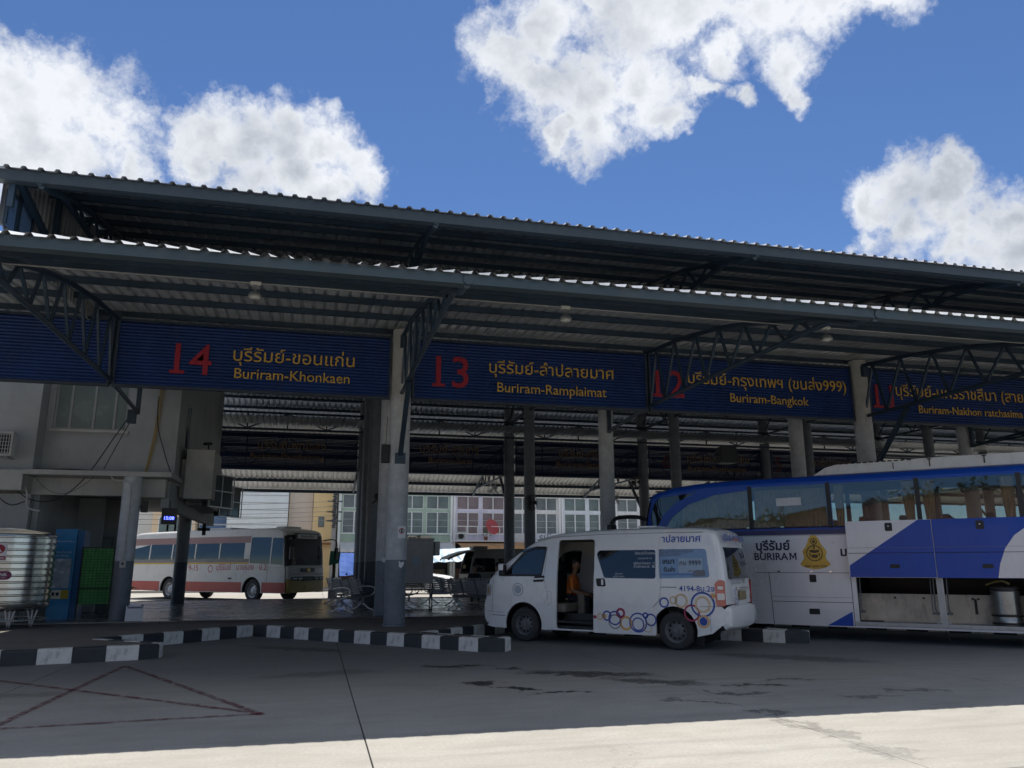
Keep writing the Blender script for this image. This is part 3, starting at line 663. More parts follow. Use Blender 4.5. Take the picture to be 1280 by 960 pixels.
class Body:
    def __init__(s, root, yh, r=.09, crown=0.0):
        s.root = root; s.yh = yh; s.r = r; s.crown = crown
    def sect(s, n=5):
        r = s.r; out = []
        # (fraction function) list of (kind, value, inset)
        A = [(-1, a) for a in [pi/2*(1-i/n) for i in range(n+1)]]
        return A
    def sweep(s, prof, name, m, parent=None, closed=False, lift=0, y0=None, y1=None, ny=9):
        """prof: silhouette points (x, z) in order; outward normal is to the left of travel"""
        n = len(prof); vs = []; r = s.r; rows = []
        for i, (x, z) in enumerate(prof):
            a = Vector(prof[max(i-1,0)]); b = Vector(prof[min(i+1,n-1)]); t = (b-a).normalized(); nr = Vector((-t.y, t.x))
            row = []; Y = s.yh(x, z)
            if y0 is None:
                js = [(-(Y-r+r*sin(pi/2*(1-k/4))), r*(1-cos(pi/2*(1-k/4)))) for k in range(5)]
                fl = Y-r; js += [(-fl+2*fl*k/(ny+1), 0) for k in range(1, ny+1)]
                js += [((Y-r+r*sin(pi/2*k/4)), r*(1-cos(pi/2*k/4))) for k in range(5)]
            else: js = [(y0*Y+(y1-y0)*Y*k/ny, 0) for k in range(ny+1)]
            for (y, ins) in js:
                ins2 = ins+s.crown*(y/Y)**2-lift
                row.append((x-nr.x*ins2, y, z-nr.y*ins2))
            rows.append(row)
        w = len(rows[0]); vs = [p for row in rows for p in row]
        fs = [(i*w+j, i*w+j+1, (i+1)*w+j+1, (i+1)*w+j) for i in range(n-1) for j in range(w-1)]
        mb = MB(); mb.add(vs, fs, smooth=True); return mb.build(name, m, parent or s.root)
    def inset(s, prof):
        n = len(prof); out = []
        for i, (x, z) in enumerate(prof):
            a = Vector(prof[max(i-1,0)]); b = Vector(prof[min(i+1,n-1)]); t = (b-a).normalized(); k = s.r+s.crown
            out.append((x+t.y*k, z-t.x*k))
        return out
    def panel(s, outer, holes, name, m, side=1, off=0.0, thick=0.03, parent=None, dx=.25, dz=.2, smooth=True):
        """flat outline in (x, z) wrapped on the body side; given thickness towards the inside"""
        loops = [[Vector((x, z, 0)) for x, z in outer]]+[[Vector((x, z, 0)) for x, z in h] for h in holes]
        flat = [v for l in loops for v in l]; tris = tessellate_polygon(loops)
        bm = bmesh.new(); bv = [bm.verts.new(v) for v in flat]
        for t in tris:
            try: bm.faces.new([bv[i] for i in t])
            except ValueError: pass
        xs = [v.x for v in flat]; zs = [v.y for v in flat]
        x = math.floor(min(xs)/dx)*dx+dx
        while x < max(xs):
            bmesh.ops.bisect_plane(bm, geom=bm.verts[:]+bm.edges[:]+bm.faces[:], plane_co=(x,0,0), plane_no=(1,0,0)); x += dx
        z = math.floor(min(zs)/dz)*dz+dz
        while z < max(zs):
            bmesh.ops.bisect_plane(bm, geom=bm.verts[:]+bm.edges[:]+bm.faces[:], plane_co=(0,z,0), plane_no=(0,1,0)); z += dz
        bmesh.ops.remove_doubles(bm, verts=bm.verts[:], dist=1e-5)
        bm.verts.index_update(); V2 = [(v.co.x, v.co.y) for v in bm.verts]; F = [[v.index for v in f.verts] for f in bm.faces]
        bd = [(e.verts[0].index, e.verts[1].index) for e in bm.edges if len(e.link_faces) == 1]; bm.free()
        vs = [(x, side*(s.yh(x, z)+off), z) for x, z in V2]; fs = [tuple(f) for f in F]
        if thick:
            n = len(vs); vs += [(x, side*(s.yh(x, z)+off-thick), z) for x, z in V2]
            fs += [tuple(i+n for i in reversed(f)) for f in F]+[(a, b, b+n, a+n) for a, b in bd]
        mb = MB(); mb.add(vs, fs, smooth=smooth); return mb.build(name, m, parent or s.root)
    def decal(s, polys, name, m, side=1, off=.004, parent=None):
        for p in polys: o = s.panel(p, [], name, m, side, off, 0, parent, dx=5, dz=.2, smooth=False)
        return o
    def ring(s, cx, cz, r, w, m, side=1, off=.004, parent=None, n=28):
        vs = []
        for i in range(n):
            a = 2*pi*i/n
            for rr in (r, r-w): vs.append((cx+rr*cos(a), side*(s.yh(cx+rr*cos(a), cz+rr*sin(a))+off), cz+rr*sin(a)))
        fs = [(2*i, 2*((i+1) % n), 2*((i+1) % n)+1, 2*i+1) for i in range(n)]
        mb = MB(); mb.add(vs, fs); return mb.build('painted_ring', m, parent or s.root)
    def seam(s, pts, m, side=1, w=.006, off=.001, name='panel_gap', parent=None):
        P = []
        for a, b in zip(pts, pts[1:]):
            k = max(1, int(hypot(b[0]-a[0], b[1]-a[1])/.15)); P += [(a[0]+(b[0]-a[0])*i/k, a[1]+(b[1]-a[1])*i/k) for i in range(k)]
        P.append(pts[-1]); mb = MB(); mb.tube([(x, side*(s.yh(x, z)+off-.002), z) for x, z in P], w/2, 5); return mb.build(name, m, parent or s.root)
    def text(s, st, name, m, x, z, width, side=1, off=.005, parent=None, bold=.0, slope=0):
        sg = -side
        def fn(u, v, d): 
            xx = x+sg*u; zz = z+v+slope*u; return (xx, side*(s.yh(xx, zz)+off), zz)
        return text_on(st, name, m, parent or s.root, fn, width=width, bold=bold)
RUB = mat('tyre_rubber', (.04,.04,.041), .85, 0, .25, 8, .2, 60); HUB = mat('dark_steel_wheel', (.17,.175,.18), .55, .3, .2, 9)
HUBL = mat('silver_steel_wheel', (.45,.46,.47), .4, .5, .2, 9, dirt=.3); CHROME = mat('chrome', (.6,.6,.6), .18, 1, .05, 3)
BLK = mat('black_plastic', (.012,.012,.013), .5, 0, .2, 6); TRIMD = mat('dark_gap', (.01,.01,.012), .7, 0, 0)
def wheel(root, x, y, r, w, hub, side=1, holes=10):
    t = link(None, 'wheel', root, T(x, y, r) @ RX(-pi/2*side)); t.empty_display_size = .2
    rr = r*.62; prof = [(rr*.98,-w/2+.02),(r*.80,-w/2),(r*.93,-w/2+.012),(r*.985,-w/2+.04),(r,-w/2+.07),(r,w/2-.07),(r*.985,w/2-.04),(r*.93,w/2-.012),(r*.80,w/2),(rr*1.02,w/2-.008),(rr,w/2-.03),(rr*.96,w/2-.10),(rr*.96,-w/2+.05)]
    MB().lathe(prof, None, 40, closed=True).build('tyre', RUB, t)
    z0 = w/2-.09; MB().lathe([(rr,w/2-.03),(rr*.93,w/2-.035),(rr*.88,z0),(rr*.80,z0-.02),(rr*.55,z0+.015),(rr*.42,z0+.03),(rr*.38,z0+.02),(rr*.22,z0+.025),(rr*.2,z0+.05),(0,z0+.052)], None, 32, c0=False).build('rim', hub, t)
    mb = MB()
    for i in range(holes):
        a = 2*pi*i/holes; mb.lathe([(rr*.11,0),(rr*.11,.006),(0,.005)], T(rr*.68*cos(a), rr*.68*sin(a), z0+.004) @ T(0,0,.0), 8)
    mb.build('vent_hole', TRIMD, t, kind='stuff')
    mb = MB()
    for i in range(6):
        a = 2*pi*i/6+.3; mb.lathe([(rr*.05,0),(rr*.05,.02),(0,.022)], T(rr*.3*cos(a), rr*.3*sin(a), z0+.022), 6)
    mb.build('wheel_nut', hub, t, kind='stuff')
    return t

# ---- the white minivan with its side door slid open
VWH = mat('white_van_paint', (.80,.80,.79), .28, 0, .04, .8, coat=.5, dirt=.10)
VGL = glass('dark_tinted_glass', (.35,.38,.38), .55); VINT = mat('beige_grey_trim', (.20,.18,.15), .8, 0, .15, 3); SEATM = mat('dark_seat_fabric', (.03,.03,.035), .9, 0, .2, 6)
BLUEP = mat('vehicle_blue_print', (.035,.08,.38), .5, 0, .1, 4); ORP = mat('orange_print', (.72,.42,.16), .5, 0, .1, 4); PINKP = mat('crimson_print', (.36,.03,.09), .5, 0, .1, 4); PEACH = mat('peach_print', (.74,.55,.34), .5, 0, .1, 4)
WPR = mat('white_print', (.75,.75,.75), .5, 0, 0); GREYP = mat('grey_print', (.16,.17,.20), .5, 0, 0)
def make_van():
    root = thing('minivan', 'white high-roof passenger van with coloured rings and its side door slid open', 'van', (5.11, 17.69, 0), radians(134))
    XR = -4.42
    def yh(x, z):
        y = .945
        if z > 1.32: y -= .105*(z-1.32)+.05*max(0, z-1.95)**1.0
        if z < .55: y -= .04*(.55-z)
        if x > .1: y -= .17*(min(x-.1, 1)/1.0)**2.2
        if x < -3.9: y -= .10*(min(-3.9-x, .6)/.6)**2
        return y
    B = Body(root, yh, .085, .05)
    nose = [(.92,.26),(1.10,.30),(1.19,.44),(1.20,.66),(1.18,.84),(1.14,.92),(1.11,1.10),(1.06,1.22),(.99,1.34),(.86,1.46),(.69,1.58)]
    ws = [(.69,1.58),(.46,1.72),(.2,1.885),(-.05,2.04),(-.28,2.15)]
    roof = [(-.28,2.15),(-.5,2.225),(-.8,2.285),(-1.2,2.325),(-2,2.35),(-3,2.355),(-3.8,2.345),(-4.1,2.32),(-4.25,2.27)]
    rear = [(-4.25,2.27),(-4.32,2.18),(-4.37,2.0),(-4.42,1.75),(-4.45,1.45),(-4.47,1.1),(-4.47,.86)]
    bump = [(-4.47,.86),(-4.52,.84),(-4.545,.78),(-4.545,.5),(-4.52,.42),(-4.4,.36)]
    # order must give outward on the left of travel: travelling from rear to front over the roof has the outside on the left
    full = list(reversed(bump))+list(reversed(rear))[1:]+list(reversed(roof))[1:]+list(reversed(ws))[1:]+list(reversed(nose))[1:]
    fin = smooth_path(full, 2)
    # sweep per region (same points so edges meet)
    def region(a, b): 
        ia = min(range(len(fin)), key=lambda i: hypot(fin[i][0]-a[0], fin[i][1]-a[1])); ib = min(range(len(fin)), key=lambda i: hypot(fin[i][0]-b[0], fin[i][1]-b[1]))
        return fin[ia:ib+1]
    B.sweep(region((-4.25,2.27),(-.28,2.15)), 'roof', VWH); B.sweep(region(nose[-1],nose[0]), 'front_panel', VWH); B.sweep(region(ws[-1],ws[0]), 'windscreen_frame', VWH)
    B.sweep(region((-4.47,.86),(-4.25,2.27)), 'tailgate', VWH); B.sweep(region(bump[-1],bump[0]), 'rear_bumper', VWH)
    w = B.sweep([(-.22,2.115),(.02,1.99),(.28,1.83),(.5,1.672),(.6,1.6)], 'windscreen', VGL, lift=.014, y0=-.86, y1=.86)
    rw = B.sweep([(-4.455,1.33),(-4.43,1.6),(-4.39,1.85),(-4.345,1.98)], 'rear_window', VGL, lift=.022, y0=-.78, y1=.78)
    ins = B.inset(fin)
    # lower edge with wheel arches (front to rear)
    zb = .27
    low = [(.86,.27)]+arc_pts(0,.36,.46,-12,192,16)+[(-.62,zb),(-2.85,zb)]+arc_pts(-3.42,.36,.455,-12,192,16)+[(-4.15,.33)]
    outer = [p for p in ins]+[(1.02,.30)]+low
    outer = [p for i, p in enumerate(outer) if i == 0 or hypot(p[0]-outer[i-1][0], p[1]-outer[i-1][1]) > .004]
    fwin = round_poly([(.50,1.40),(-.44,1.40),(-.55,1.93),(-.33,1.94),(-.05,1.87)], .05)
    door = round_poly([(-.80,.30),(-1.72,.30),(-1.72,2.12),(-.86,2.12)], .08)
    qwin = round_poly([(-3.05,1.33),(-4.16,1.36),(-4.10,1.90),(-3.05,1.90)], .06)
    B.panel(outer, [fwin, door, qwin], 'side_panel', VWH, 1, thick=.05)
    owin = round_poly([(-1.2,1.33),(-4.16,1.36),(-4.10,1.90),(-1.2,1.90)], .06)
    B.panel(outer, [fwin, owin], 'side_panel', VWH, -1, thick=.05)
    for sd, hs in ((1, [('front_door_window', fwin)]), (-1, [('front_door_window', fwin), ('side_window', owin)])):
        for nm, h in hs: B.panel(h, [], nm, VGL, sd, -.02, .006)
    fr = B.panel([(x*1.0, z) for x, z in round_poly([(.57,1.36),(-.47,1.36),(-.585,1.97),(-.32,1.985),(-.03,1.91)], .05)], [fwin], 'window_seal', BLK, 1, .003, .01)
    vis = B.panel(round_poly([(.1,1.86),(-.05,1.93),(-.33,1.995),(-.58,1.985),(-.575,1.94),(-.33,1.95),(-.06,1.885)], .02, 2), [], 'rain_visor', glass('visor_smoke', (.4,.4,.4), .5), 1, .03, .004)
    # rear quarter glass carries a blue advert film
    FILM = mat('blue_advert_film', (.22,.33,.50), .25, 0, .15, 2.2)
    q = B.panel(qwin, [], 'quarter_window_film', FILM, 1, -.008, .01)
    pl = B.panel([(-3.55,1.42),(-4.03,1.43),(-4.03,1.72),(-3.55,1.72)], [], 'film_plate', mat('film_pale', (.34,.43,.53), .35, 0, .08, 5), 1, .002, 0, q)
    B.text('กบ 9999', 'film_lettering', mat('print_dark', (.02,.025,.04), .5, 0, 0), -3.57, 1.59, .43, parent=q, bold=.01, off=.004)
    B.text('บุรีรัมย์', 'film_lettering', MATS['print_dark'], -3.73, 1.46, .14, parent=q, off=.004)
    B.text('บุรีรัมย์-ลำปลายมาศ', 'film_lettering', GREYP, -3.1, 1.83, .75, parent=q, off=.004); B.text('รถตู้ปรับอากาศ', 'film_lettering', GREYP, -3.1, 1.77, .5, parent=q, off=.004)
    B.text('เหมา', 'film_lettering', MATS['print_dark'], -3.22, 1.62, .24, parent=q, bold=.02, off=.004); B.text('รับส่ง', 'film_lettering', MATS['print_dark'], -3.24, 1.47, .24, parent=q, bold=.02, off=.004)
    B.decal([[(-3.2,1.40),(-3.9,1.41),(-3.9,1.44),(-3.2,1.43)]], 'film_stripe', mat('film_blue_line', (.10,.22,.45), .4, 0, 0), off=.004, parent=q)
    B.decal([round_poly([(-3.82,1.38),(-4.08,1.385),(-4.07,1.50),(-3.9,1.50),(-3.84,1.46)], .02, 2)], 'film_van_picture', GREYP, off=.005, parent=q)
    # opened sliding door, hanging just outside the rear quarter
    so_ = round_poly([(-1.71,.26),(-3.06,.26),(-3.06,.60),(-2.98,.78),(-3.14,.92),(-3.17,1.2),(-3.14,2.15),(-1.78,2.15)], .03, 3)
    sw = round_poly([(-1.98,1.34),(-3.10,1.33),(-3.10,1.89),(-1.86,1.89),(-1.80,1.82)], .05)
    sdoor = B.panel(so_, [sw], 'sliding_door', VWH, 1, .075, .06)
    B.panel(sw, [], 'sliding_door_window', glass('very_dark_glass', (.14,.17,.17), .8), 1, .055, .006, sdoor)
    for i, (st, zz, ww, xx) in enumerate((('อัตราค่าโดยสาร',1.80,.42,-2.66),('ตลอดสาย 30 บาท',1.71,.30,-2.72),('บุรีรัมย์-ห้วยราช  15',1.61,.45,-2.63),('ลำปลายมาศ  30',1.54,.45,-2.63),('ปรับอากาศ',1.41,.17,-2.22),('แอร์เย็น นั่งสบาย',1.36,.25,-2.18))):
        B.text(st, 'window_lettering', WPR, xx, zz, ww, off=.060, parent=sdoor)
    hb = B.panel(round_poly([(-1.82,1.17),(-2.02,1.17),(-2.0,1.33),(-1.80,1.33)], .04), [], 'door_handle', BLK, 1, .080, .01, sdoor)
    B.panel(round_poly([(-1.93,1.20),(-1.97,1.20),(-1.97,1.31),(-1.93,1.31)], .01), [], 'handle_grip', VWH, 1, .10, .02, sdoor)
    # slide rail, fuel flap, door seams, handle, marker
    B.panel([(-2.9,1.145),(-3.55,1.145),(-3.55,1.205),(-2.9,1.205)], [], 'slide_rail', VWH, 1, .008, .012); B.seam([(-2.95,1.172),(-3.5,1.172)], TRIMD, 1, .014, .008)
    B.seam([(-.5,1.97),(-.60,1.97),(-.52,1.35),(-.62,.95),(-.52,.80)], TRIMD); B.seam([(.60,1.37),(.78,1.40),(.86,1.1),(.86,.6),(.50,.59)], TRIMD)
    B.seam([(.86,.6),(1.02,.6)], TRIMD, 1, .01); B.seam([(.46,.52),(.86,.53)], TRIMD, 1, .012); B.seam([(-.28,2.13),(-.9,2.19),(-2,2.22),(-4.05,2.22)], mat('roof_gutter', (.25,.25,.25), .5), 1, .012)
    B.seam(round_poly([(-.60,.78),(-.70,.78),(-.70,1.05),(-.60,1.05)], .03, 3)+[(-.63,.78)], mat('soft_gap', (.2,.2,.2), .6, 0, 0), 1, .006)
    B.seam([(-4.13,.80),(-4.13,.36)], MATS['soft_gap']); B.seam([(-3.95,.82),(-4.45,.83)], TRIMD, 1, .008)
    hd = B.panel(round_poly([(-.25,1.24),(-.52,1.25),(-.55,1.38),(-.30,1.37)], .04), [], 'door_handle', BLK, 1, .004, .01)
    B.panel(round_poly([(-.29,1.29),(-.53,1.30),(-.53,1.33),(-.29,1.32)], .01), [], 'handle_grip', VWH, 1, .03, .02, hd)
    # mirror
    mr = MB(); mr.box(.42,.56,.93,1.07,1.36,1.62, bev=.04); mo = mr.build('door_mirror', BLK, root)
    MB().box(.43,.57,.96,1.075,1.47,1.63, bev=.035).build('mirror_cover', VWH, mo)
    MB().box(.42,.56,-1.07,-.93,1.36,1.62, bev=.04).build('door_mirror', BLK, root)
    # head and tail lamps
    hl = B.panel(round_poly([(1.05,.92),(.91,.93),(.88,1.17),(1.03,1.19)], .03), [], 'headlight', mat('lamp_clear', (.55,.57,.58), .15, .3, .05, 5), 1, .012, .03)
    B.panel(round_poly([(1.01,.97),(.95,.97),(.94,1.12),(1.0,1.13)], .02), [], 'indicator', mat('lamp_amber_dim', (.35,.25,.12), .2), 1, .018, .01, hl)
    B.panel(round_poly([(1.05,.92),(.91,.93),(.88,1.17),(1.03,1.19)], .03), [], 'headlight', MATS['lamp_clear'], -1, .012, .03)
    for sd in (1, -1):
        tl = B.panel(round_poly([(-4.26,.84),(-4.43,.83),(-4.43,1.30),(-4.33,1.32),(-4.25,1.25)], .04), [], 'tail_light', mat('lamp_red', (.45,.05,.04), .2, 0, .1, 8, coat=1), sd, .022, .03)
        B.panel(round_poly([(-4.29,.95),(-4.42,.95),(-4.42,1.07),(-4.29,1.07)], .02), [], 'reverse_lamp', mat('lamp_white', (.75,.70,.66), .2), sd, .028, .01, tl)
        B.panel(round_poly([(-4.30,1.14),(-4.40,1.14),(-4.40,1.20),(-4.30,1.20)], .02), [], 'reverse_lamp', MATS['lamp_white'], sd, .028, .01, tl)
    # tailgate things
    MB().box(-4.515,-4.50,-.2,.22,.93,1.10).build('number_plate', mat('plate_yellow_grey', (.30,.24,.13), .5), root)
    MB().box(-4.53,-4.48,-.3,.3,1.13,1.17, bev=.01).build('plate_lamp_bar', CHROME, root); MB().box(-4.50,-4.47,.02,.3,2.06,2.10, bev=.01).build('brake_lamp', MATS['lamp_red'], root)
    def back(u, v, d): return (-4.455-.04*(1.6-v)*0-.012, .60-u, v)
    def bk(x0, z0): 
        return lambda u, v, d: (-4.49+max(0, (z0+v-1.1))*.06+.10*max(0, z0+v-1.9)-.012*0+.05*((x0-u)/.9)**2-.012, x0-u, z0+v)
    text_on('บุรีรัมย์-ลำปลายมาศ', 'rear_lettering', BLUEP, root, bk(.70, 2.06), width=1.35, bold=.02)
    text_on('ตู้นำเที่ยว  089', 'rear_lettering', GREYP, root, bk(.60, 1.235), width=.9)
    for cx, cz, rr, m in ((.52,1.02,.055,BLUEP),(.50,.92,.05,GREYP),(.40,.90,.06,BLUEP),(.56,.88,.04,PINKP),(.33,.93,.04,GREYP),(.55,1.12,.035,BLUEP)):
        vs = []; n = 20
        for i in range(n):
            a = 2*pi*i/n
            for q in (rr, rr-.015): vs.append((-4.515, cx+q*cos(a), cz+q*sin(a)))
        MB().add(vs, [(2*i, 2*((i+1) % n), 2*((i+1) % n)+1, 2*i+1) for i in range(n)]).build('painted_ring', m, root)
    # lettering and rings on the side
    B.text('าปลายมาศ', 'side_lettering', BLUEP, -3.20, 2.035, .80, bold=.02); B.text('4194-8ม.2จ.', 'side_lettering', BLUEP, -3.55, 1.10, .72, bold=.012)
    for cx, cz, r, w, m in ((-3.23,.88,.10,.03,BLUEP),(-3.42,.93,.08,.03,PEACH),(-3.58,.92,.135,.04,PEACH),(-4.0,.86,.235,.035,BLUEP),(-4.0,.86,.155,.04,PEACH),(-3.78,.70,.16,.035,PINKP),(-4.0,.55,.12,.035,ORP),(-4.0,.55,.075,.075,BLUEP),(-4.2,1.02,.05,.05,ORP),(-3.0,.86,.05,.05,PINKP)):
        B.ring(cx, cz, r, w, m)
    for i, (cx, cz, r, w, m) in enumerate(((-1.76,.57,.035,.035,PINKP),(-1.87,.58,.07,.03,PEACH),(-1.97,.59,.05,.05,ORP),(-2.03,.60,.10,.03,BLUEP),(-2.20,.49,.14,.02,GREYP),(-2.20,.56,.14,.028,BLUEP),(-2.33,.66,.10,.045,PINKP),(-2.44,.47,.14,.045,ORP),(-2.70,.49,.19,.028,BLUEP),(-2.70,.46,.13,.025,BLUEP),(-2.86,.63,.06,.03,BLUEP),(-2.97,.55,.12,.03,BLUEP),(-2.90,.40,.09,.02,PEACH))):
        cz = max(cz, .26+r+.01); B.ring(cx, cz, r, w, m, off=.079, parent=sdoor)
    B.ring(.13,1.08,.14,.02,mat('door_badge_blue', (.35,.42,.50), .5), off=.003); B.ring(.13,1.08,.09,.09,mat('door_badge_pale', (.42,.47,.52), .5), off=.003)
    # wheels and liners
    for x in (0, -3.42):
        for sd in (1, -1):
            wheel(root, x, sd*.80, .355, .22, HUB, sd)
            pts = arc_pts(x,.36,.45,-12,192,14); vs = []
            for (a, c) in pts: vs += [(a, sd*.90, c), (a, sd*.5, c)]
            mb = MB(); mb.add(vs, [(2*i, 2*i+1, 2*i+3, 2*i+2) for i in range(len(pts)-1)]); mb.build('wheel_arch', BLK, root)
    # floor, interior
    MB().box(-4.3,-3.85,-.85,.85,.42,.46).box(-2.98,-.46,-.86,.86,.30,.36).box(-3.0,-2.97,-.86,.86,.36,.9).build('floor', BLK, root)
    MB().box(-4.2,.5,-.45,.45,.40,.46).build('chassis', BLK, root)
    MB().box(-3.9,-3.7,.62,.66,.1,.34).build('mud_flap', BLK, root)
    MB().box(-1.70,-.80,.60,.89,.42,.46).box(-1.7,-.82,.58,.60,.37,.60).build('door_step', BLK, root)
    def seat(x, y, m=SEATM, nm='seat'):
        s_ = link(None, nm, root, T(x, y, 0)); MB().box(-.24,.24,-.24,.24,.72,.86, bev=.05).build('cushion', m, s_)
        MB().box(-.30,-.16,-.23,.23,.84,1.42, bev=.05).build('backrest', m, s_); MB().box(-.30,-.2,-.13,.13,1.45,1.64, bev=.04).build('headrest', m, s_)
        MB().box(-.18,.18,-.2,.2,.46,.72).build('seat_base', BLK, s_)
    for x, y in ((.05,.42),(.05,-.42),(-1.75,.05),(-1.75,-.55),(-2.55,.55),(-2.55,-.05),(-2.55,-.6),(-3.4,.5),(-3.4,0),(-3.4,-.5)): seat(x, y, SEATM)
    MB().box(-.95,-.55,.15,.80,.62,.80, bev=.04).build('bench_box', VINT, root); MB().box(-1.15,-.98,-.2,.3,.55,1.0, bev=.04).build('inner_panel', VINT, root)
    MB().box(.35,.55,-.8,.8,.95,1.35, bev=.05).build('dashboard', BLK, root); MB().box(-4.1,-.3,-.78,.78,2.12,2.15).build('headlining', VINT, root)
    c = MB(); c.tube([(.28+.06*cos(t*.4), -.40+.19*cos(t), 1.28+.16*sin(t)) for t in [2*pi*i/20 for i in range(20)]], .015, 6, closed=True); c.build('steering_wheel', BLK, root)
    MB().box(-2.9,-2.5,-.4,.4,2.35,2.39, bev=.015).build('roof_vent', VWH, root)
    return root
van = make_van()

# ---- blue and white coach
CWH = mat('coach_silver_white', (.68,.69,.71), .3, .15, .05, .7, .12, 2.2, coat=.4, dirt=.14); CBL = mat('coach_blue', (.006,.065,.40), .35, 0, .08, .8, .12, 2.2, spec=.3, coat=.2, dirt=.08)
CGL = glass('coach_glass', (.80,.83,.80), .10, .015); CUR = mat('beige_curtain', (.66,.48,.26), .9, 0, .2, 5)
def folds(x0, x1, y, z0, z1, sd, name, root, m, pinch=0):
    n = max(6, int(abs(x1-x0)/.045)); mb = MB(); vs = []
    for i in range(n+1):
        t = i/n; x = x0+(x1-x0)*t; yy = y+.02*sd*((i % 2)*2-1)
        xm = x+(x0+(x1-x0)*.5-x)*pinch
        vs += [(xm, yy, z0), (x+(xm-x)*.3, yy, z0+(z1-z0)*.6), (x, yy, z1)]
    mb.add(vs, [(3*i+j, 3*i+3+j, 3*i+4+j, 3*i+1+j) for i in range(n) for j in (0, 1)]); return mb.build(name, m, root)
def make_coach():
    root = thing('coach', 'blue and white coach with its luggage flaps raised, gold crest and BURIRAM on its side', 'bus', (12.1, 15.97, 0), radians(134))
    F, R = 4.78, -7.2
    def yh(x, z):
        y = 1.25
        if z > 2.35: y -= .012*(z-2.35)
        if x > 3.6: y -= .22*((x-3.6)/1.2)**2.4
        return y
    B = Body(root, yh, .13, .04)
    full = [(-7.1,.34),(-7.2,.5),(-7.24,1.4),(-7.2,2.4),(-7.12,3.2),(-6.98,3.46),(-6.6,3.56),(-3,3.58),(0,3.58),(2.4,3.58),(3.4,3.54),(4.1,3.46),(4.5,3.36),(4.68,3.2),(4.82,2.75),(4.92,2.2),(4.97,1.6),(5.0,1.1),(4.98,.5),(4.88,.32)]
    fin = smooth_path(full, 2)
    def reg(i0, i1): return fin[2*i0:2*i1+1]
    B.sweep(reg(5, 12), 'roof', CBL); B.sweep(reg(0, 5), 'rear_panel', CBL); B.sweep(reg(16, 19), 'front_panel', CWH); B.sweep(reg(12, 13), 'front_cap', CBL)
    B.sweep(reg(13, 16), 'windscreen', glass('coach_windscreen', (.15,.17,.18), .7)); 
    ins = B.inset(fin)
    zb = .30; AX = 2.75
    low = [(4.8,zb)]+arc_pts(AX,.50,.66,-17,197,18)+[(.0,zb),(-.02,zb),(-3.42,zb)]+arc_pts(-4.6,.5,.62,-17,197,16)+[(-7.0,.34)]
    outer = ins+low
    outer = [p for i, p in enumerate(outer) if i == 0 or hypot(p[0]-outer[i-1][0], p[1]-outer[i-1][1]) > .004]
    pil = [(3.95,2.08),(2.0,.36),(.26,-1.42),(-1.50,-3.24),(-3.32,-5.0),(-5.08,-6.8)]
    wins = []
    for i, (a, b) in enumerate(pil):
        if i == 0: wins.append([(a+.25,2.42),(b,2.42),(b,3.30),(2.9,3.22),(3.55,3.02),(3.98,2.72)])
        else: wins.append([(a,2.42),(b,2.42),(b,3.35),(a,3.35)])
    front_q = [(4.5,2.42),(4.42,2.42),(4.2,2.80),(3.85,3.08),(3.3,3.30),(4.3,3.22),(4.46,3.08),(4.58,2.75)]
    bays = [[(-.10,.42),(-1.62,.42),(-1.62,1.36),(-.10,1.36)],[(-1.74,.42),(-3.26,.42),(-3.26,1.36),(-1.74,1.36)]]
    # lower body white, window band and cantrail blue: two panels that butt at z 2.25
    def clip(poly, z, keep_above):
        out = []
        for i in range(len(poly)):
            a = poly[i]; b = poly[(i+1) % len(poly)]; ia = (a[1] >= z) == keep_above; ib = (b[1] >= z) == keep_above
            if ia: out.append(a)
            if ia != ib: t = (z-a[1])/(b[1]-a[1]); out.append((a[0]+(b[0]-a[0])*t, z))
        return out
    up = clip(outer, 2.25, True); dn = clip(outer, 2.249, False)
    for sd in (1, -1):
        B.panel(up, wins+[front_q], 'window_band', CBL, sd, 0, .05)
        B.panel(dn, bays if sd == 1 else [], 'side_panel', CWH, sd, 0, .05)
        for w in wins:
            g = B.panel(w, [], 'side_window', CGL, sd, -.012, .008)
        B.panel(front_q, [], 'front_quarter_window', glass('very_dark_glass'), sd, -.012, .008)
        for x in (2.04,.31,-1.46,-3.28,-5.04): B.panel([(x+.045,2.38),(x-.045,2.38),(x-.045,3.38),(x+.045,3.38)], [], 'window_pillar', BLK, sd, .002, .02)
        B.seam([(4.5,2.405),(-6.8,2.405)], BLK, sd, .03, 0, 'window_rubber')
    # violet-dark line under windows
    B.panel([(4.4,2.25),(.0,2.25),(.0,2.36),(4.3,2.36)], [], 'waist_stripe', mat('dark_violet_stripe', (.03,.03,.11), .35), 1, .004, .003)
    B.seam([(4.6,2.235),(0,2.235)], mat('silver_moulding', (.6,.6,.62), .3, .4), 1, .02, .004, 'moulding')
    # curtains behind the front two windows, tied ones further back
    for a, b in ((3.75,2.1),(1.98,.38)): folds(a, b, 1.13, 2.44 if a > 2 else 2.44, 3.28, 1, 'curtain', root, CUR)
    for a, b in ((.22,0),(-1.15,-1.4),(-1.53,-1.78),(-2.95,-3.2),(-3.35,-3.6),(-4.7,-4.95)): folds(a, b, 1.12, 2.42, 3.32, 1, 'curtain', root, CUR, .35)
    MB().box(.9,1.45,1.215,1.235,2.90,3.08).build('window_card', mat('white_card', (.6,.6,.62), .6), root)
    for x in (2.9,2.1,1.3,.5,-.3,-1.1,-1.9,-2.7,-3.5,-4.3,-5.1):
        for y in (.85,.38,-.38,-.85):
            s_ = link(None, 'seat', root, T(x, y, 0)); MB().box(-.1,.06,-.21,.21,1.9,2.62, bev=.05).build('backrest', SEATM, s_)
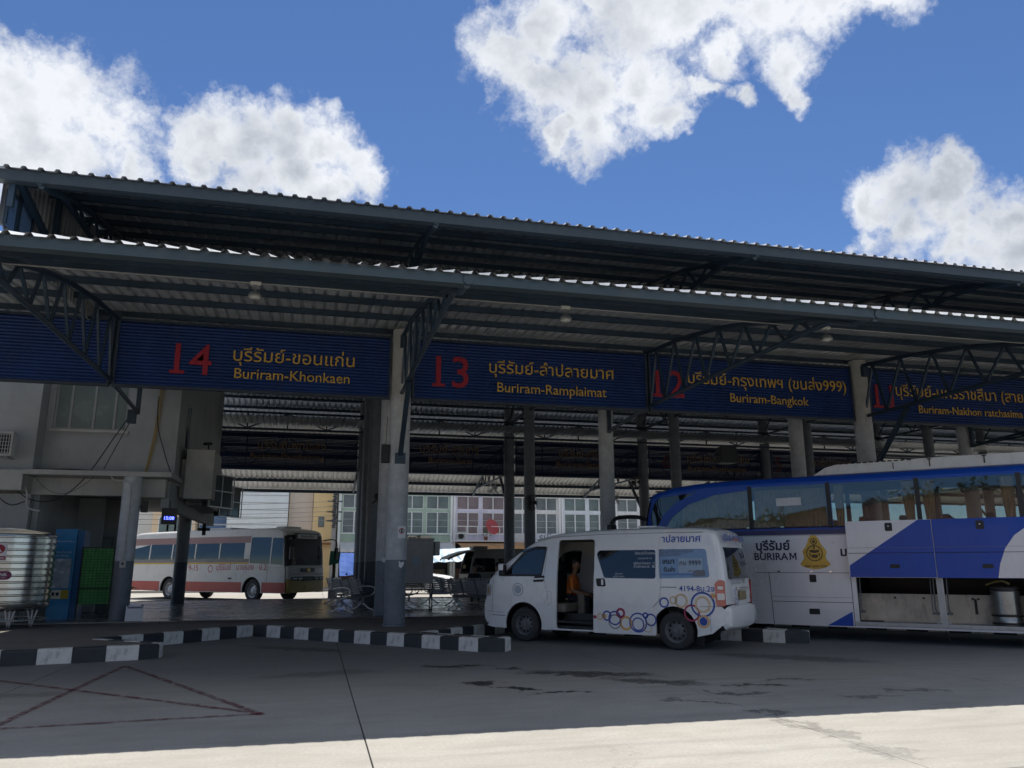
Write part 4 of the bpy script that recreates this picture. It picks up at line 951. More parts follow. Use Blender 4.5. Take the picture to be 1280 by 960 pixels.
    MB().box(-6.9,4.4,-1.1,1.1,1.42,1.47).box(-6.9,4.4,-1.15,1.15,3.36,3.40).build('cabin_floor_and_ceiling', VINT, root)
    MB().box(-.5,4.6,-1.0,1.0,.36,.42).box(-6.9,-3.4,-1.0,1.0,.4,.46).build('underframe', BLK, root)
    # luggage bays: floor, sill, post, inner wall, hinges, churn
    ALU = mat('worn_aluminium', (.42,.42,.41), .45, .5, .15, 3, dirt=.35); DUST = mat('dusty_bay_lining', (.68,.58,.46), .9, 0, .2, 2.2, dirt=.5)
    MB().box(-3.36,-.02,-1.1,1.17,.36,.41).build('bay_floor', ALU, root)
    MB().box(-3.36,-.02,.60,.64,.41,.98).build('bay_back_board', DUST, root); MB().box(-3.36,-.02,-1.1,-1.06,.41,1.4).build('bay_far_wall', BLK, root)
    for x in (-.03,-3.36): MB().box(x,x+.03,-1.06,1.17,.41,1.40).build('bay_end_wall', BLK, root)
    sill = MB().box(-3.4,0,1.19,1.27,.34,.42, bev=.01).build('bay_sill', ALU, root)
    MB().box(-1.73,-1.63,1.18,1.262,.42,1.36).build('bay_post', ALU, root); MB().bar((-1.56,1.24,.425),(-1.68,1.24,.56),.03).bar((-1.8,1.24,.425),(-1.68,1.24,.56),.03).build('bay_gusset', ALU, root)
    for x in (-.16,-1.56,-1.80,-3.2):
        MB().tube([(x,1.16,1.32),(x+.02,1.16,.72),(x-.02,1.2,.6)],.014,6).tube([(x+.06,1.14,1.3),(x+.07,1.16,.66)],.010,6).box(x-.05,x+.08,1.12,1.2,.60,.65).build('flap_strut', mat('grey_strut', (.12,.13,.14), .4, .5), root)
    for x in (-.75,-1.3,-2.2,-2.3): MB().box(x-.02,x+.02,.64,.66,.88,.92).build('bracket', BLK, root)
    MB().box(-2.27,-2.22,.645,.66,.6,.9).build('strap', BLK, root)
    # the two raised flaps, held parallel outside the body
    fl = [(-.01,1.33),(-1.665,1.33),(-1.665,2.50),(-.01,2.50)]; fl2 = [(-1.675,1.33),(-3.33,1.33),(-3.33,2.50),(-1.675,2.50)]
    OFF = .15
    f1 = B.panel(fl, [], 'luggage_flap', CWH, 1, OFF, .035); f2 = B.panel(fl2, [], 'luggage_flap', CBL, 1, OFF, .035); 
    B.decal([[(-.03,1.58),(-.02,1.335),(-1.66,1.335),(-1.66,2.495),(-1.42,2.495)]], 'blue_wedge', CBL, off=OFF+.003, parent=f1)
    pts = [(-3.325,1.335),(-2.72,1.335),(-2.78,1.6),(-2.9,1.9),(-3.08,2.15),(-3.325,2.33)]
    B.decal([pts], 'white_sweep', CWH, off=OFF+.003, parent=f2)
    for f, xx in ((f1,-.01),(f2,-1.675)):
        B.seam([(xx-.01,1.83),(xx-1.64,1.83)], TRIMD, 1, .012, OFF+.004, 'pressed_line', f); B.seam([(xx-.01,1.94),(xx-1.64,1.94)], mat('faint_line', (.2,.22,.28), .5, 0, 0), 1, .008, OFF+.003, 'pressed_line', f)
        x = xx-.78; l = B.panel(round_poly([(x,2.28),(x-.14,2.28),(x-.14,2.45),(x,2.45)], .02, 2), [], 'lock', BLK, 1, OFF+.012, .012, f)
        B.panel([(x-.055,2.37),(x-.08,2.37),(x-.08,2.39),(x-.055,2.39)], [], 'lock_pin', WPR, 1, OFF+.018, .01, f)
        x = xx-.80; B.panel(round_poly([(x,1.52),(x-.19,1.52),(x-.19,1.60),(x,1.60)], .03, 3), [], 'recessed_handle', BLK, 1, OFF+.008, .008, f)
    # fixed side details left of the bays
    B.seam([(AX-.72,1.42),(0,1.42)], TRIMD, 1, .012, .001); B.seam([(1.72,1.42),(1.68,.30)], TRIMD, 1, .014, .001); B.seam([(1.68,.80),(0,.80)], TRIMD, 1, .012); B.seam([(1.68,.90),(0,.90)], MATS['faint_line'], 1, .008); B.seam([(0,2.24),(0,.32)], TRIMD, 1, .014)
    x = .78; B.panel(round_poly([(x+.07,1.22),(x-.07,1.22),(x-.07,1.38),(x+.07,1.38)], .02, 2), [], 'lock', BLK, 1, .012, .012); B.panel(round_poly([(x+.13,.54),(x-.09,.54),(x-.09,.66),(x+.13,.66)], .02, 2), [], 'recessed_handle', BLK, 1, .008, .008)
    for xx in (1.5,.8,.4): B.panel([(xx+.03,1.43),(xx-.03,1.43),(xx-.03,1.46),(xx+.03,1.46)], [], 'hinge', CHROME, 1, .012, .01)
    B.decal([[(.55,.32),(.03,.32),(.03,.62)]], 'blue_corner', CBL, off=.003)
    B.seam(arc_pts(AX,.50,.67,-10,190,18), mat('silver_moulding', (.6,.6,.62), .3, .4), 1, .03, .012, 'arch_moulding')
    DKV = mat('coach_navy_print', (.012,.015,.05), .5, 0, 0)
    B.text('บุรีรัมย์', 'side_lettering', DKV, 1.97, 1.92, .76, bold=.03); B.text('BURIRA', 'side_lettering', DKV, 2.02, 1.70, .75, bold=.02)
    B.decal([[(1.24-.15*a, 1.70+.155*b) for a, b in [(0,0),(0,1),(.22,1),(.5,.45),(.78,1),(1,1),(1,0),(.8,0),(.8,.7),(.56,.2),(.44,.2),(.2,.7),(.2,0)]]], 'side_lettering', DKV, off=.005)
    B.text('ม', 'side_lettering', DKV, .16, 1.78, .13, bold=.03)
    # gold crest: scalloped outline, ring, inner figure blocks, ribbon
    GOLD = mat('crest_gold', (.50,.33,.06), .35, .5, .25, 14); GDK = mat('crest_brown', (.09,.05,.02), .5, 0, .3, 20); cx, cz = .70, 1.86
    def sh(pts): return [(cx-a, cz+b) for a, b in pts]
    cr = B.panel(sh(round_poly([(-.33,-.27),(-.22,-.12),(-.26,.02),(-.17,.14),(-.13,.22),(-.11,.30),(0,.41),(.11,.30),(.13,.22),(.17,.14),(.26,.02),(.22,-.12),(.33,-.27),(.18,-.34),(0,-.37),(-.18,-.34)], .04, 3)), [], 'crest', GOLD, 1, .004, .003)
    B.ring(cx, cz-.02, .175, .022, GDK, off=.006, parent=cr); B.ring(cx, cz+.235, .075, .02, GDK, off=.006, parent=cr); B.ring(cx, cz+.235, .035, .03, GDK, off=.006, parent=cr)
    for pts in ([(-.11,.05),(.11,.05),(.09,0),(.0,-.02),(-.09,0)],[(-.08,-.05),(.08,-.05),(.05,-.12),(-.05,-.12)],[(-.02,.14),(.02,.14),(.012,.06),(-.012,.06)],[(-.12,-.02),(-.08,-.02),(-.1,-.11)],[(.12,-.02),(.08,-.02),(.1,-.11)]):
        B.decal([sh(pts)], 'crest_figure', GDK, off=.006, parent=cr)
    B.text('บริษัท ขนส่ง จำกัด', 'crest_ribbon_lettering', GDK, cx+.24, cz-.32, .48, parent=cr, off=.007, bold=.02)
    # grilles beside the emblem, seen past the van
    for z in (1.98,1.72): B.panel([(2.5,z),(2.28,z),(2.28,z+.06),(2.5,z+.06)], [], 'slot', BLK, 1, .004, .005)
    # roof fairing with louvres
    AC = mat('fairing_white', (.60,.60,.58), .5, 0, .08, 2, dirt=.25)
    mb = MB(); mb.prism([(.62,3.56),(-6.6,3.56),(-6.6,3.78),(-2,3.80),(.1,3.78),(.35,3.72)], lambda u, v, d: (u, d, v), -.95, 1.08); fa = mb.build('roof_fairing', AC, root)
    for i in range(13): MB().box(.18-.125*i-.085,.18-.125*i,1.05,1.09,3.772,3.80).build('louvre', BLK, fa)
    B.seam([(-1.05,3.6),(-1.05,3.74)], BLK, 1, .02, -.1)
    for x in (-1.75,-2.75): MB().tube([(x,1.1,3.62),(x,1.13,3.76)],.012,6).lathe([(.04,0),(.04,.02),(0,.02)], T(x,1.13,3.76), 8).build('marker', BLK, fa)
    # mirror arm reaching forward, wipers
    MB().tube(smooth_path([(4.75,1.0,2.72),(5.0,1.08,2.78),(5.45,1.2,2.76),(5.6,1.25,2.6)], 4), .05, 8).box(5.5,5.66,1.1,1.4,2.2,2.6, bev=.05).build('mirror_arm', BLK, root)
    for sd in (1, -1):
        for x in (AX, -4.6, -5.9) if sd else (): wheel(root, x, sd*1.06, .50, .28, HUBL, sd, 10)
        pts = arc_pts(AX,.50,.65,-17,197,14); vs = []
        for (a, c) in pts: vs += [(a, sd*1.2, c), (a, sd*.6, c)]
        MB().add(vs, [(2*i, 2*i+1, 2*i+3, 2*i+2) for i in range(len(pts)-1)]).build('wheel_arch', BLK, root)
    MB().tube([(-1.66,1.1,.34),(-1.75,1.16,.05)],.008,5).build('dangling_cord', BLK, root)
    return root
coach = make_coach()
# steel churn standing in the second luggage bay
def churn():
    t = thing('steel_drum', 'steel drum with dark bands standing in the open luggage bay of the coach', 'drum', tuple(coach.matrix_basis @ Vector((0,0,0))), 0)
    t.location = Vector((12.1,15.97,0))+RZ(radians(134)).to_3x3() @ Vector((-2.78,.95,.411))
    m = mat('drum_steel', (.30,.30,.29), .3, .8, .2, 3, dirt=.3)
    MB().lathe([(.20,0),(.26,.01),(.265,.06),(.25,.08),(.25,.18),(.265,.19),(.265,.22),(.25,.23),(.25,.66),(.265,.67),(.27,.71),(.25,.73),(.22,.75),(0,.76)], None, 32).build('drum_body', m, t)
    for z in (.05,.20,.69): MB().lathe([(.268,-.02),(.275,-.015),(.275,.015),(.268,.02)], T(0,0,z), 32).build('band', BLK, t)
    MB().tube(smooth_path([(-.1,.2,.80),(0,.2,.86),(.15,.1,.84),(.3,0,.78)],3),.02,6).build('hose', mat('yellow_hose', (.25,.2,.07), .6), t)
    t.rotation_euler = (0,0,radians(134))
churn()
# ------------------------------------------------------------------ office block tucked under the left end of the roofs
off = thing('office_building', 'grey rendered two-storey station office under the left end of the roofs', 'building', (-8, 23, 0))
def OB(*a, name='wall', m=CONC, parent=None, M=None, bev=0):
    mb = MB(); a = list(a); mb.box(a[0]+8, a[1]+8, a[2]-23, a[3]-23, a[4], a[5], bev=bev); return mb.build(name, m, parent or off)
XR_ = -3.88; FY = 23.2; ZL = 3.97
XL = -7.2
OB(-14, XL-.0, FY-.6, 33, ZL-.0, 8.4)                                  # projecting bay further left
# front wall with a window opening
wx0, wx1, wz0, wz1 = -7.05, -5.2, 5.2, 6.55
OB(XL+.002, wx0, FY, FY+.2, ZL, 8.4); OB(wx1, XR_, FY, FY+.2, ZL, 8.4); OB(wx0, wx1, FY, FY+.2, ZL, wz0); OB(wx0, wx1, FY, FY+.2, wz1, 8.4)
OB(XR_-.2, XR_, FY+.202, 33, ZL, 8.4); OB(-14, XR_-.202, 32.8, 33, ZL, 8.4)
wf = mat('aluminium_frame', (.30,.31,.31), .5, .3, .1, 4); wg = mat('frosted_window', (.17,.21,.20), .25, 0, .12, 1.5)
win = OB(wx0, wx1, FY+.05, FY+.09, wz0, wz0+.05, name='window', m=wf); OB(wx0, wx1, FY+.05, FY+.09, wz1-.05, wz1, name='frame', m=wf, parent=win)
OB(wx0-.05, wx1+.05, FY-.06, FY+.05, wz0-.06, wz0-.003, name='sill', m=mat('pale_sill', (.45,.45,.43), .8), parent=win)
bx = [wx0, wx0+.36, wx0+.46, wx0+1.07, wx0+1.55+.0, wx1]
for x in (wx0+.03, wx0+.40, wx0+.98, wx0+1.50, wx1-.03): OB(x-.03, x+.03, FY+.045, FY+.095, wz0+.05, wz1-.05, name='frame', m=wf, parent=win)
for a, b in ((wx0+.06,wx0+.37),(wx0+.43,wx0+.95),(wx0+1.01,wx0+1.47),(wx0+1.53,wx1-.06)): OB(a, b, FY+.065, FY+.075, wz0+.05, wz1-.05, name='pane', m=wg, parent=win)
# narrow window in the side wall
sw = OB(XR_, XR_+.03, 24.3, 25.1, 4.9, 6.3, name='side_window', m=wf); OB(XR_+.03, XR_+.035, 24.36, 24.7, 4.96, 6.24, name='pane', m=mat('dark_blue_pane', (.02,.04,.06), .15), parent=sw); OB(XR_+.03, XR_+.035, 24.74, 25.04, 4.96, 6.24, name='pane', m=wg, parent=sw)
# ledge and beams
LEDGE = mat('ledge_render', (.42,.42,.40), .8, 0, .1, 1.5, .1, 12, dirt=.25)
OB(XL, -3.72, 21.93, 23.6, 3.84, 3.965, name='ledge', m=LEDGE, bev=.01)
OB(XL, -4.6, 22.75, 23.1, 3.40, 3.838, name='beam', m=LEDGE); OB(-4.598, -3.95, 22.55, 22.9, 3.36, 3.837, name='beam', m=LEDGE)
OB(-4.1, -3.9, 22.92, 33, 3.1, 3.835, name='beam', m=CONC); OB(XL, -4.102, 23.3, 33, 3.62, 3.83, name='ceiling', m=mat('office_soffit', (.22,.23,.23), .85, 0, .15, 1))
OB(-14, XL-.002, 22.0, 33, 3.45, 3.95, name='slab_edge', m=LEDGE)
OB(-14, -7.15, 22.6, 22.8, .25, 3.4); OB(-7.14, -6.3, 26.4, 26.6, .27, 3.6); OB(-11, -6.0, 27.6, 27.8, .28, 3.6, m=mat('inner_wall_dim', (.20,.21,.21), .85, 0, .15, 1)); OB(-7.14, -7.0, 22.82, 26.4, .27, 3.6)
d = OB(-6.85, -6.2, 27.55, 27.59, .3, 2.5, name='door', m=mat('grey_door', (.12,.13,.13), .6)); OB(-6.8, -6.56, 27.53, 27.55, 1.3, 2.4, name='pane', m=wg, parent=d); OB(-6.5, -6.25, 27.53, 27.55, 1.3, 2.4, name='pane', m=wg, parent=d)
# box-shaped bulkhead on the side wall, cage frames and a switch
OB(-3.7, -2.95, 23.9, 25.6, 3.45, 4.85, name='bulkhead', m=LEDGE); OB(-3.86, -3.702, 24.2, 25.4, 3.5, 4.6, name='bulkhead_support', m=LEDGE); OB(-3.88, -3.3, 25.61, 30, 3.4, 4.6, name='bulkhead', m=LEDGE)
CAGEM = mat('bare_metal_cage', (.5,.5,.5), .3, .7, .1, 5)
def cage(name, label, x, y, z, w, h, cat):
    t = thing(name, label, cat, (x, y, z), radians(62)); W = w/2
    MB().box(-W,W,.04,.20,0,h, bev=.015).build('housing', mat('monitor_casing', (.025,.027,.03), .4), t)
    MB().box(-W+.05,W-.05,.03,.041,.06,h-.06).build('screen', mat('dim_screen', (.08,.09,.10), .12), t)
    for a, b in (((-W,0,0),(W,0,0)),((-W,0,h),(W,0,h)),((-W,0,0),(-W,0,h)),((W,0,0),(W,0,h)),((0,0,0),(0,0,h)),((-W,0,h*.5),(W,0,h*.5)),((-W,0,h),(-W,.2,h)),((W,0,h),(W,.2,h))):
        MB().bar((a[0],a[1]-.02,a[2]), (b[0],b[1]-.02,b[2]), .028).build('cage_bar', CAGEM, t)
cage('caged_monitor', 'dark screen in a bare metal cage hung on the office bulkhead', -2.80, 24.9, 3.28, 1.2, .95, 'monitor')
cage('caged_monitor', 'further dark screen in a bare metal cage, beyond the first one', -2.95, 29.2, 3.25, 1.3, 1.05, 'monitor')
# wall cables
CAB = mat('black_cable', (.008,.008,.009), .6, 0, 0); CABY = mat('yellow_cable', (.38,.27,.06), .6, 0, 0); PVC = mat('white_conduit', (.45,.45,.43), .5, 0, .05)
def cable(pts, r, m, name, label, sub=6):
    o = MB().tube(smooth_path(pts, sub), r, 6).build(name, m); tag(o, label, 'cable'); return o
for i in range(3): cable([(-4.42+.035*i,23.17,6.9),(-4.44+.035*i,23.17,5.9),(-4.50+.03*i,23.17,5.0),(-4.62+.02*i,23.17,4.1),(-4.72,23.17,3.98)], .009, CABY, 'yellow_cable', 'yellow cable running down the office wall, %s of three' % ('left','middle','right')[i])
cable([(-4.45,23.12,6.2),(-4.4,23.1,5.4),(-4.15,23.1,4.6),(-3.9,23.0,3.99)], .012, CAB, 'black_cable', 'black cable slanting from the yellow cables down to the end of the ledge')
cable([(-4.9,22.5,5.7),(-5.3,22.4,4.9),(-5.9,22.4,3.8),(-6.5,22.4,3.25),(-7.1,22.4,3.25),(-7.6,22.4,3.6),(-7.75,22.4,3.55),(-7.8,22.4,3.3),(-7.5,22.4,3.1),(-7.2,22.4,3.2)], .013, CAB, 'black_cable', 'long black cable drooping in a loop below the office ledge')
cable([(-4.85,22.4,5.6),(-5.2,22.35,4.7),(-5.45,22.35,4.05)], .011, CAB, 'black_cable', 'thin black cable from the truss bracket to the ledge')
cable([(-7.3,22.9,4.05),(-6.4,22.9,4.08),(-5.6,22.9,4.03),(-4.9,22.9,4.0)], .022, CAB, 'black_cable', 'thick black cable lying along the top of the office ledge')
cable([(-7.1,22.3,3.9),(-6.7,22.3,3.5),(-6.3,22.3,3.4),(-5.9,22.3,3.6),(-5.6,22.3,3.9)], .006, CAB, 'black_cable', 'faint thin wire sagging across the office beam')
cable([(-7.6,22.3,4.0),(-7.35,22.3,3.8),(-7.15,22.3,3.4),(-7.1,22.3,3.05),(-6.8,22.3,2.95)], .024, PVC, 'white_conduit', 'white conduit bending down in front of the office beam')
cable([(-8.3,22.3,.6),(-8.15,22.3,2.4),(-8.0,22.3,3.4),(-7.5,22.3,3.45),(-7.45,22.3,3.6)], .02, mat('yellowed_conduit', (.30,.24,.11), .6), 'yellowed_conduit', 'yellowed conduit climbing the wall at the far left edge')
cable([(-7.78,22.3,2.4),(-7.72,22.3,3.1)], .022, PVC, 'white_conduit', 'short straight white pipe on the wall above the steel tank')
cable([(-5.2,22.0,3.95),(-5.1,21.95,3.75),(-4.75,21.93,3.68),(-4.66,21.93,3.4),(-4.66,21.93,1.75)], .016, PVC, 'white_conduit', 'white conduit looping onto the column and down to a switch box')
# steel bracket plate where the truss meets the column
b = MB().box(-4.9,-4.7,21.75,21.9,5.2,5.55).build('bracket_plate', STEEL, term)
# outdoor AC unit, camera, floodlight, clock
ac = thing('air_conditioner', 'white outdoor air-conditioning unit on brackets on the office wall', 'air conditioner', (-7.95, 22.4, 4.3))
MB().box(-.38,.38,-.3,.0,0,.62, bev=.02).build('casing', mat('ac_casing', (.50,.51,.50), .5, 0, .08, 3, dirt=.3), ac)
MB().box(-.14,.33,-.31,-.301,.06,.56).build('fan_recess', BLK, ac)
for i in range(8): MB().box(-.14+.0625*i,-.13+.0625*i,-.33,-.312,.05,.57).build('grille_bar', MATS['ac_casing'], ac)
for i in range(6): MB().box(-.14,.33,-.332,-.322,.08+.09*i,.09+.09*i).build('grille_bar', MATS['ac_casing'], ac)
MB().box(-.36,-.18,-.306,-.3005,.04,.58).build('blue_side', mat('ac_blue', (.05,.12,.25), .5), ac)
for x in (-.3,.3): MB().bar((x,-.35,-.03),(x,.15,-.03),.04).build('bracket', wf, ac)
cm = thing('security_camera', 'small security camera on an arm above the office bulkhead', 'camera', (-3.15, 24.0, 4.95), radians(-30))
MB().box(-.16,.1,-.05,.05,.05,.13, bev=.02).build('camera_body', BLK, cm); MB().bar((0,0,.05),(0,.0,-.1),.03).box(-.05,.05,-.05,.05,-.12,-.09).build('arm', BLK, cm)
ck = thing('led_clock', 'small black clock showing blue digits, hung under the office beam', 'clock', (-3.78, 22.5, 2.66), radians(14))
MB().box(-.19,.19,-.03,.03,0,.42, bev=.01).build('case', BLK, ck)
text_on('15:08', 'digits', mat('blue_led', (.02,.03,.9), .4, 0, 0, emit=((.06,.08,1), 5)), ck, lambda u, v, d: (u, -.034, .12+v), width=.24, align='c', bold=.02)
MB().bar((0,0,.42),(0,0,.62),.025).build('hanger', BLK, ck)
sp = thing('loudspeaker', 'small dark loudspeaker under the beam between column and clock', 'loudspeaker', (-4.35, 22.3, 2.95)); MB().box(-.09,.06,-.07,.07,0,.3, bev=.015).build('speaker_box', BLK, sp); MB().box(-.16,-.09,-.03,.03,.1,.18).build('bracket', BLK, sp)
sp = thing('loudspeaker', 'black loudspeaker on the left side of the front column, under the sign', 'loudspeaker', (1.52, 18.85, 4.2)); MB().box(-.10,.08,-.07,.07,-.22,.22, bev=.02).build('speaker_box', BLK, sp); MB().bar((.0,0,.22),(.02,0,.9),.012).build('speaker_wire', CAB, sp)
sp = thing('loudspeaker', 'dark box loudspeaker between two columns above the nose of the coach', 'loudspeaker', (11.9+.35, 21.9, 4.9)); MB().box(-.28,.24,-.2,.2,-.25,.25, bev=.02).build('speaker_box', BLK, sp); MB().bar((-.28,0,0),(-.42,0,0),.05).build('bracket', BLK, sp)
cr = thing('column_fitting', 'small dark cross-shaped fitting on the rear column behind the clock', 'fitting', (-4.18, 30.85, 2.75)); MB().box(0,.42,-.03,.03,.08,.18).build('cross_bar', BLK, cr); MB().box(.16,.28,-.03,.03,-.08,.34).build('upright', BLK, cr)
swb = thing('switch_box', 'small white switch box on the column beside the green screen', 'switch', (-4.66, 21.93, 1.55)); MB().box(-.07,.07,-.05,.02,0,.2, bev=.01).build('box', PVC, swb); MB().box(-.025,.025,-.06,-.05,.07,.13).build('button', BLK, swb)
st = thing('no_smoking_sticker', 'white no-smoking sticker with a red ring on the front column', 'sticker', (XK(0)+.09, Y1-.238, 2.35), radians(8))
MB().box(-.09,.09,-.004,0,-.14,.14).build('sheet', WPR, st)
vs = []
for i in range(20):
    a = 2*pi*i/20
    for q in (.065,.045): vs.append((q*cos(a), -.006, .03+q*sin(a)))
MB().add(vs, [(2*i, 2*((i+1) % 20), 2*((i+1) % 20)+1, 2*i+1) for i in range(20)]).build('ring', SRED, st); MB().box(-.02,.02,-.007,-.005,-.01,.07).build('mark', BLK, st)
for i, (x, z, lb) in enumerate(((.10,1.62,'torn white sticker on the front column under the no-smoking sign'),(-.32,1.75,'torn pale sticker on the column just behind the front one'))):
    xx, yy = (XK(0)+x, Y1-.236) if i == 0 else (XK(0)-.02, Y2-.228)
    s_ = thing('torn_sticker', lb, 'sticker', (xx, yy, z)); MB().prism([(-.08,-.03),(.0,-.09),(.05,-.02),(.07,.06),(-.02,.04),(-.05,.09)], lambda u, v, d: (u, d, v), 0, -.004).build('paper', WPR, s_)
# stainless tank on a stand
tk = thing('water_tank', 'ribbed stainless steel water tank on a low stand at the left edge', 'water tank', (-6.98, 21.0, .25)); tk.scale = (1, 1, .9)
SS = mat('stainless_steel', (.55,.545,.51), .2, .95, .08, 1.2, .25, 3)
pr = [(0,.38),(.85,.40),(.98,.46)]; z = .50
for i in range(11):
    pr += [(1.0,z),(1.0,z+.10),(.965,z+.125),(.965,z+.14),(1.0,z+.16)]; z += .158
pr += [(1.0,z+.02),(.99,z+.06),(.9,z+.10),(.3,z+.20),(0,z+.21)]
MB().lathe(pr, None, 56).build('tank_body', SS, tk)
MB().lathe([(.25,0),(.25,.06),(0,.08)], T(0,0,z+.15), 20).build('lid', SS, tk)
for i in range(5):
    a = -pi/2+(i-2)*.55; x, y = .92*cos(a), .92*sin(a)
    MB().bar((x-.10,y,.42),(x,y,-.0),.03).bar((x+.10,y,.42),(x,y,0),.03).bar((x,y,.42),(x,y,0),.03).build('leg', PVC, tk)
MB().tube([(.97*cos(t),.97*sin(t),.18) for t in [2*pi*i/30 for i in range(30)]],.015,6,closed=True).build('stand_ring', PVC, tk)
def onc(x0, z0, r=1.006): return lambda u, v, d: (r*sin((x0+u)/r), -r*cos((x0+u)/r), z0+v)
def cpatch(x0, x1, z0, z1, m, name, rnd=.02, r=1.004):
    f = onc(0, 0, r); P = round_poly([(x0,z0),(x1,z0),(x1,z1),(x0,z1)], rnd, 4); mb = MB(); c = ((x0+x1)/2,(z0+z1)/2)
    n = len(P); P2 = []
    for i in range(9): 
        pass
    # strips so the patch hugs the drum
    xs = [(x0+x1)/2-(x1-x0)/2*cos(pi*i/30) for i in range(31)]; vs = []
    for x in xs:
        e = min(x-x0, x1-x); k = 0 if e > rnd else rnd-sqrt(max(rnd*rnd-(rnd-e)**2, 0)); vs += [f(x, z0+k, 0), f(x, z1-k, 0)]
    mb.add(vs, [(2*i, 2*i+2, 2*i+3, 2*i+1) for i in range(30)]); return mb.build(name, m, tk)
LX = .17
cpatch(LX-.2,LX+.15,1.62,2.06,WPR,'label_sheet'); cpatch(LX-.17,LX+.11,1.80,2.02,SRED,'round_emblem',.11,1.006)
mb = MB(); f = onc(0,0,1.009); mb.add([f(LX-.12,1.84,0),(f(LX-.03,1.97,0)),(f(LX+.06,1.84,0)),f(LX+.02,1.84,0),f(LX-.03,1.92,0),f(LX-.08,1.84,0)], [(0,1,4,5),(1,2,3,4)]); mb.build('emblem_mark', WPR, tk)
cpatch(LX-.21,LX+.14,1.645,1.74,SRED,'name_strip',.01,1.006); text_on('STAINLESS','label_lettering', WPR, tk, onc(LX-.19,1.665,1.01), width=.31, bold=.02)
cpatch(LX-.45,LX+.30,1.17,1.38,mat('label_purple_red', (.20,.02,.09), .5),'oval_label',.10,1.006); text_on('OZED TANK','label_lettering', WPR, tk, onc(LX-.36,1.26,1.01), width=.58, bold=.02); text_on('STAINLESS STEEL WATER TANK','label_lettering', WPR, tk, onc(LX-.34,1.21,1.01), width=.54)
# blue vending kiosk
vm = thing('vending_kiosk', 'blue coin-operated drinking water kiosk between the steel tank and the green screen', 'kiosk', (-6.15, 22.9, .26), 0)
KB = mat('kiosk_blue', (.03,.22,.44), .4, 0, .12, 2, dirt=.15); KD = mat('kiosk_dark_blue', (.015,.10,.24), .4, 0, .1, 2)
MB().box(-.40,.12,-.02,.55,0,2.28, bev=.02).build('cabinet', KB, vm); MB().box(.121,.30,.02,.55,0,2.25, bev=.01).build('side_panel', KD, vm)
MB().box(-.38,.06,-.04,-.021,.78,1.52).build('display_panel', mat('scratched_panel', (.45,.50,.56), .25, .3, .35, 5), vm)
MB().box(-.40,.08,-.05,-.021,.52,.74).build('coin_panel', mat('cream_panel', (.7,.66,.52), .6), vm); MB().box(-.09,.08,-.056,-.051,.52,.74).build('price_plate', mat('price_yellow', (.45,.32,.03), .6), vm)
for x in (-.30,-.2): MB().box(x,x+.06,-.062,-.0515,.6,.68).build('coin_slot', BLK, vm)
for st_, z, w in (('น้ำดื่มหยอดเหรียญ', 1.94, .42), ('ตู้เติมน้ำสะอาด', 1.66, .40), ('ราคาพิเศษ', 1.57, .34)): text_on(st_, 'lettering', mat('kiosk_pale_print', (.6,.68,.7), .6), vm, lambda u, v, d, z=z: (-.36+u, -.024, z+v), width=w)
for x in (-.35,.05): MB().box(x,x+.08,.0,.5,-.01,.05).build('foot', BLK, vm)
# green woven screen
gs = thing('green_screen', 'bright green shade-net screen on a black frame beside the column', 'screen', (-5.47, 22.9, .28))
GN = mat('green_net', (.11,.34,.10), .8, 0, .25, 7)
MB().box(-.36,.36,-.01,.01,.36,1.76).build('net', GN, gs)
for i in range(20): MB().box(-.36,.36,-.016,-.0105,.36+.07*i-.003,.36+.07*i+.004).build('net_cord', mat('dark_green_cord', (.01,.07,.02), .8, 0, 0), gs)
for i in range(9): MB().box(-.36+.09*i-.003,-.36+.09*i+.003,-.017,-.0105,.36,1.76).build('net_cord', MATS['dark_green_cord'], gs)
for a, b in (((-.38,0,0),(-.38,0,1.8)),((.38,0,0),(.38,0,1.8)),((-.38,0,1.78),(.38,0,1.78)),((-.38,0,.75),(.38,0,.75))): MB().bar((a[0],-.03,a[2]),(b[0],-.03,b[2]),.03).build('frame_bar', BLK, gs)
nb = thing('notice_board', 'small white notice sheet leaning at the foot of the column', 'notice', (-4.22, 21.6, .28), 0)
M_ = RX(radians(-8)); MB().box(-.2,.2,-.006,.006,0,.38, M=M_).build('board', WPR, nb); MB().box(-.17,.17,-.0075,-.0065,.30,.34, M=M_).build('heading', GREYP, nb)
for x in (-.17,.17): MB().box(x-.02,x+.02,-.012,-.0065,.35,.39, M=M_).build('clip', BLK, nb)
# grey louvred electrical cabinet on a stand
eb = thing('electrical_cabinet', 'beige-grey louvred cabinet on a thin stand to the right of the front column', 'cabinet', (3.05, 24.0, .28))
EM = mat('cabinet_grey', (.42,.40,.37), .6, 0, .12, 2, dirt=.3)
MB().box(-.42,.42,0,.5,.80,2.05, bev=.015).build('housing', EM, eb); MB().box(-.44,.44,-.03,.52,2.05,2.11, bev=.01).build('hood', EM, eb)
for i in range(9): MB().box(-.36+.085*i,-.33+.085*i,-.012,-.001,.85,1.85).build('rib', MATS['cabinet_grey'], eb)
MB().box(-.22,-.02,-.016,-.0125,1.3,1.55).build('faded_notice', mat('faded_paper', (.35,.42,.48), .7), eb); MB().box(.46,.62,.05,.4,1.6,2.02, bev=.02).build('side_box', mat('side_box_pale', (.40,.40,.38), .6), eb)
for x in (-.4,.4):
    for y in (.03,.47): MB().bar((x,y,0),(x,y,.8),.03).build('leg', BLK, eb)
MB().bar((-.4,.03,.03),(.4,.03,.03),.03).bar((-.4,.03,.62),(.4,.03,.62),.03).build('stand_rail', BLK, eb)
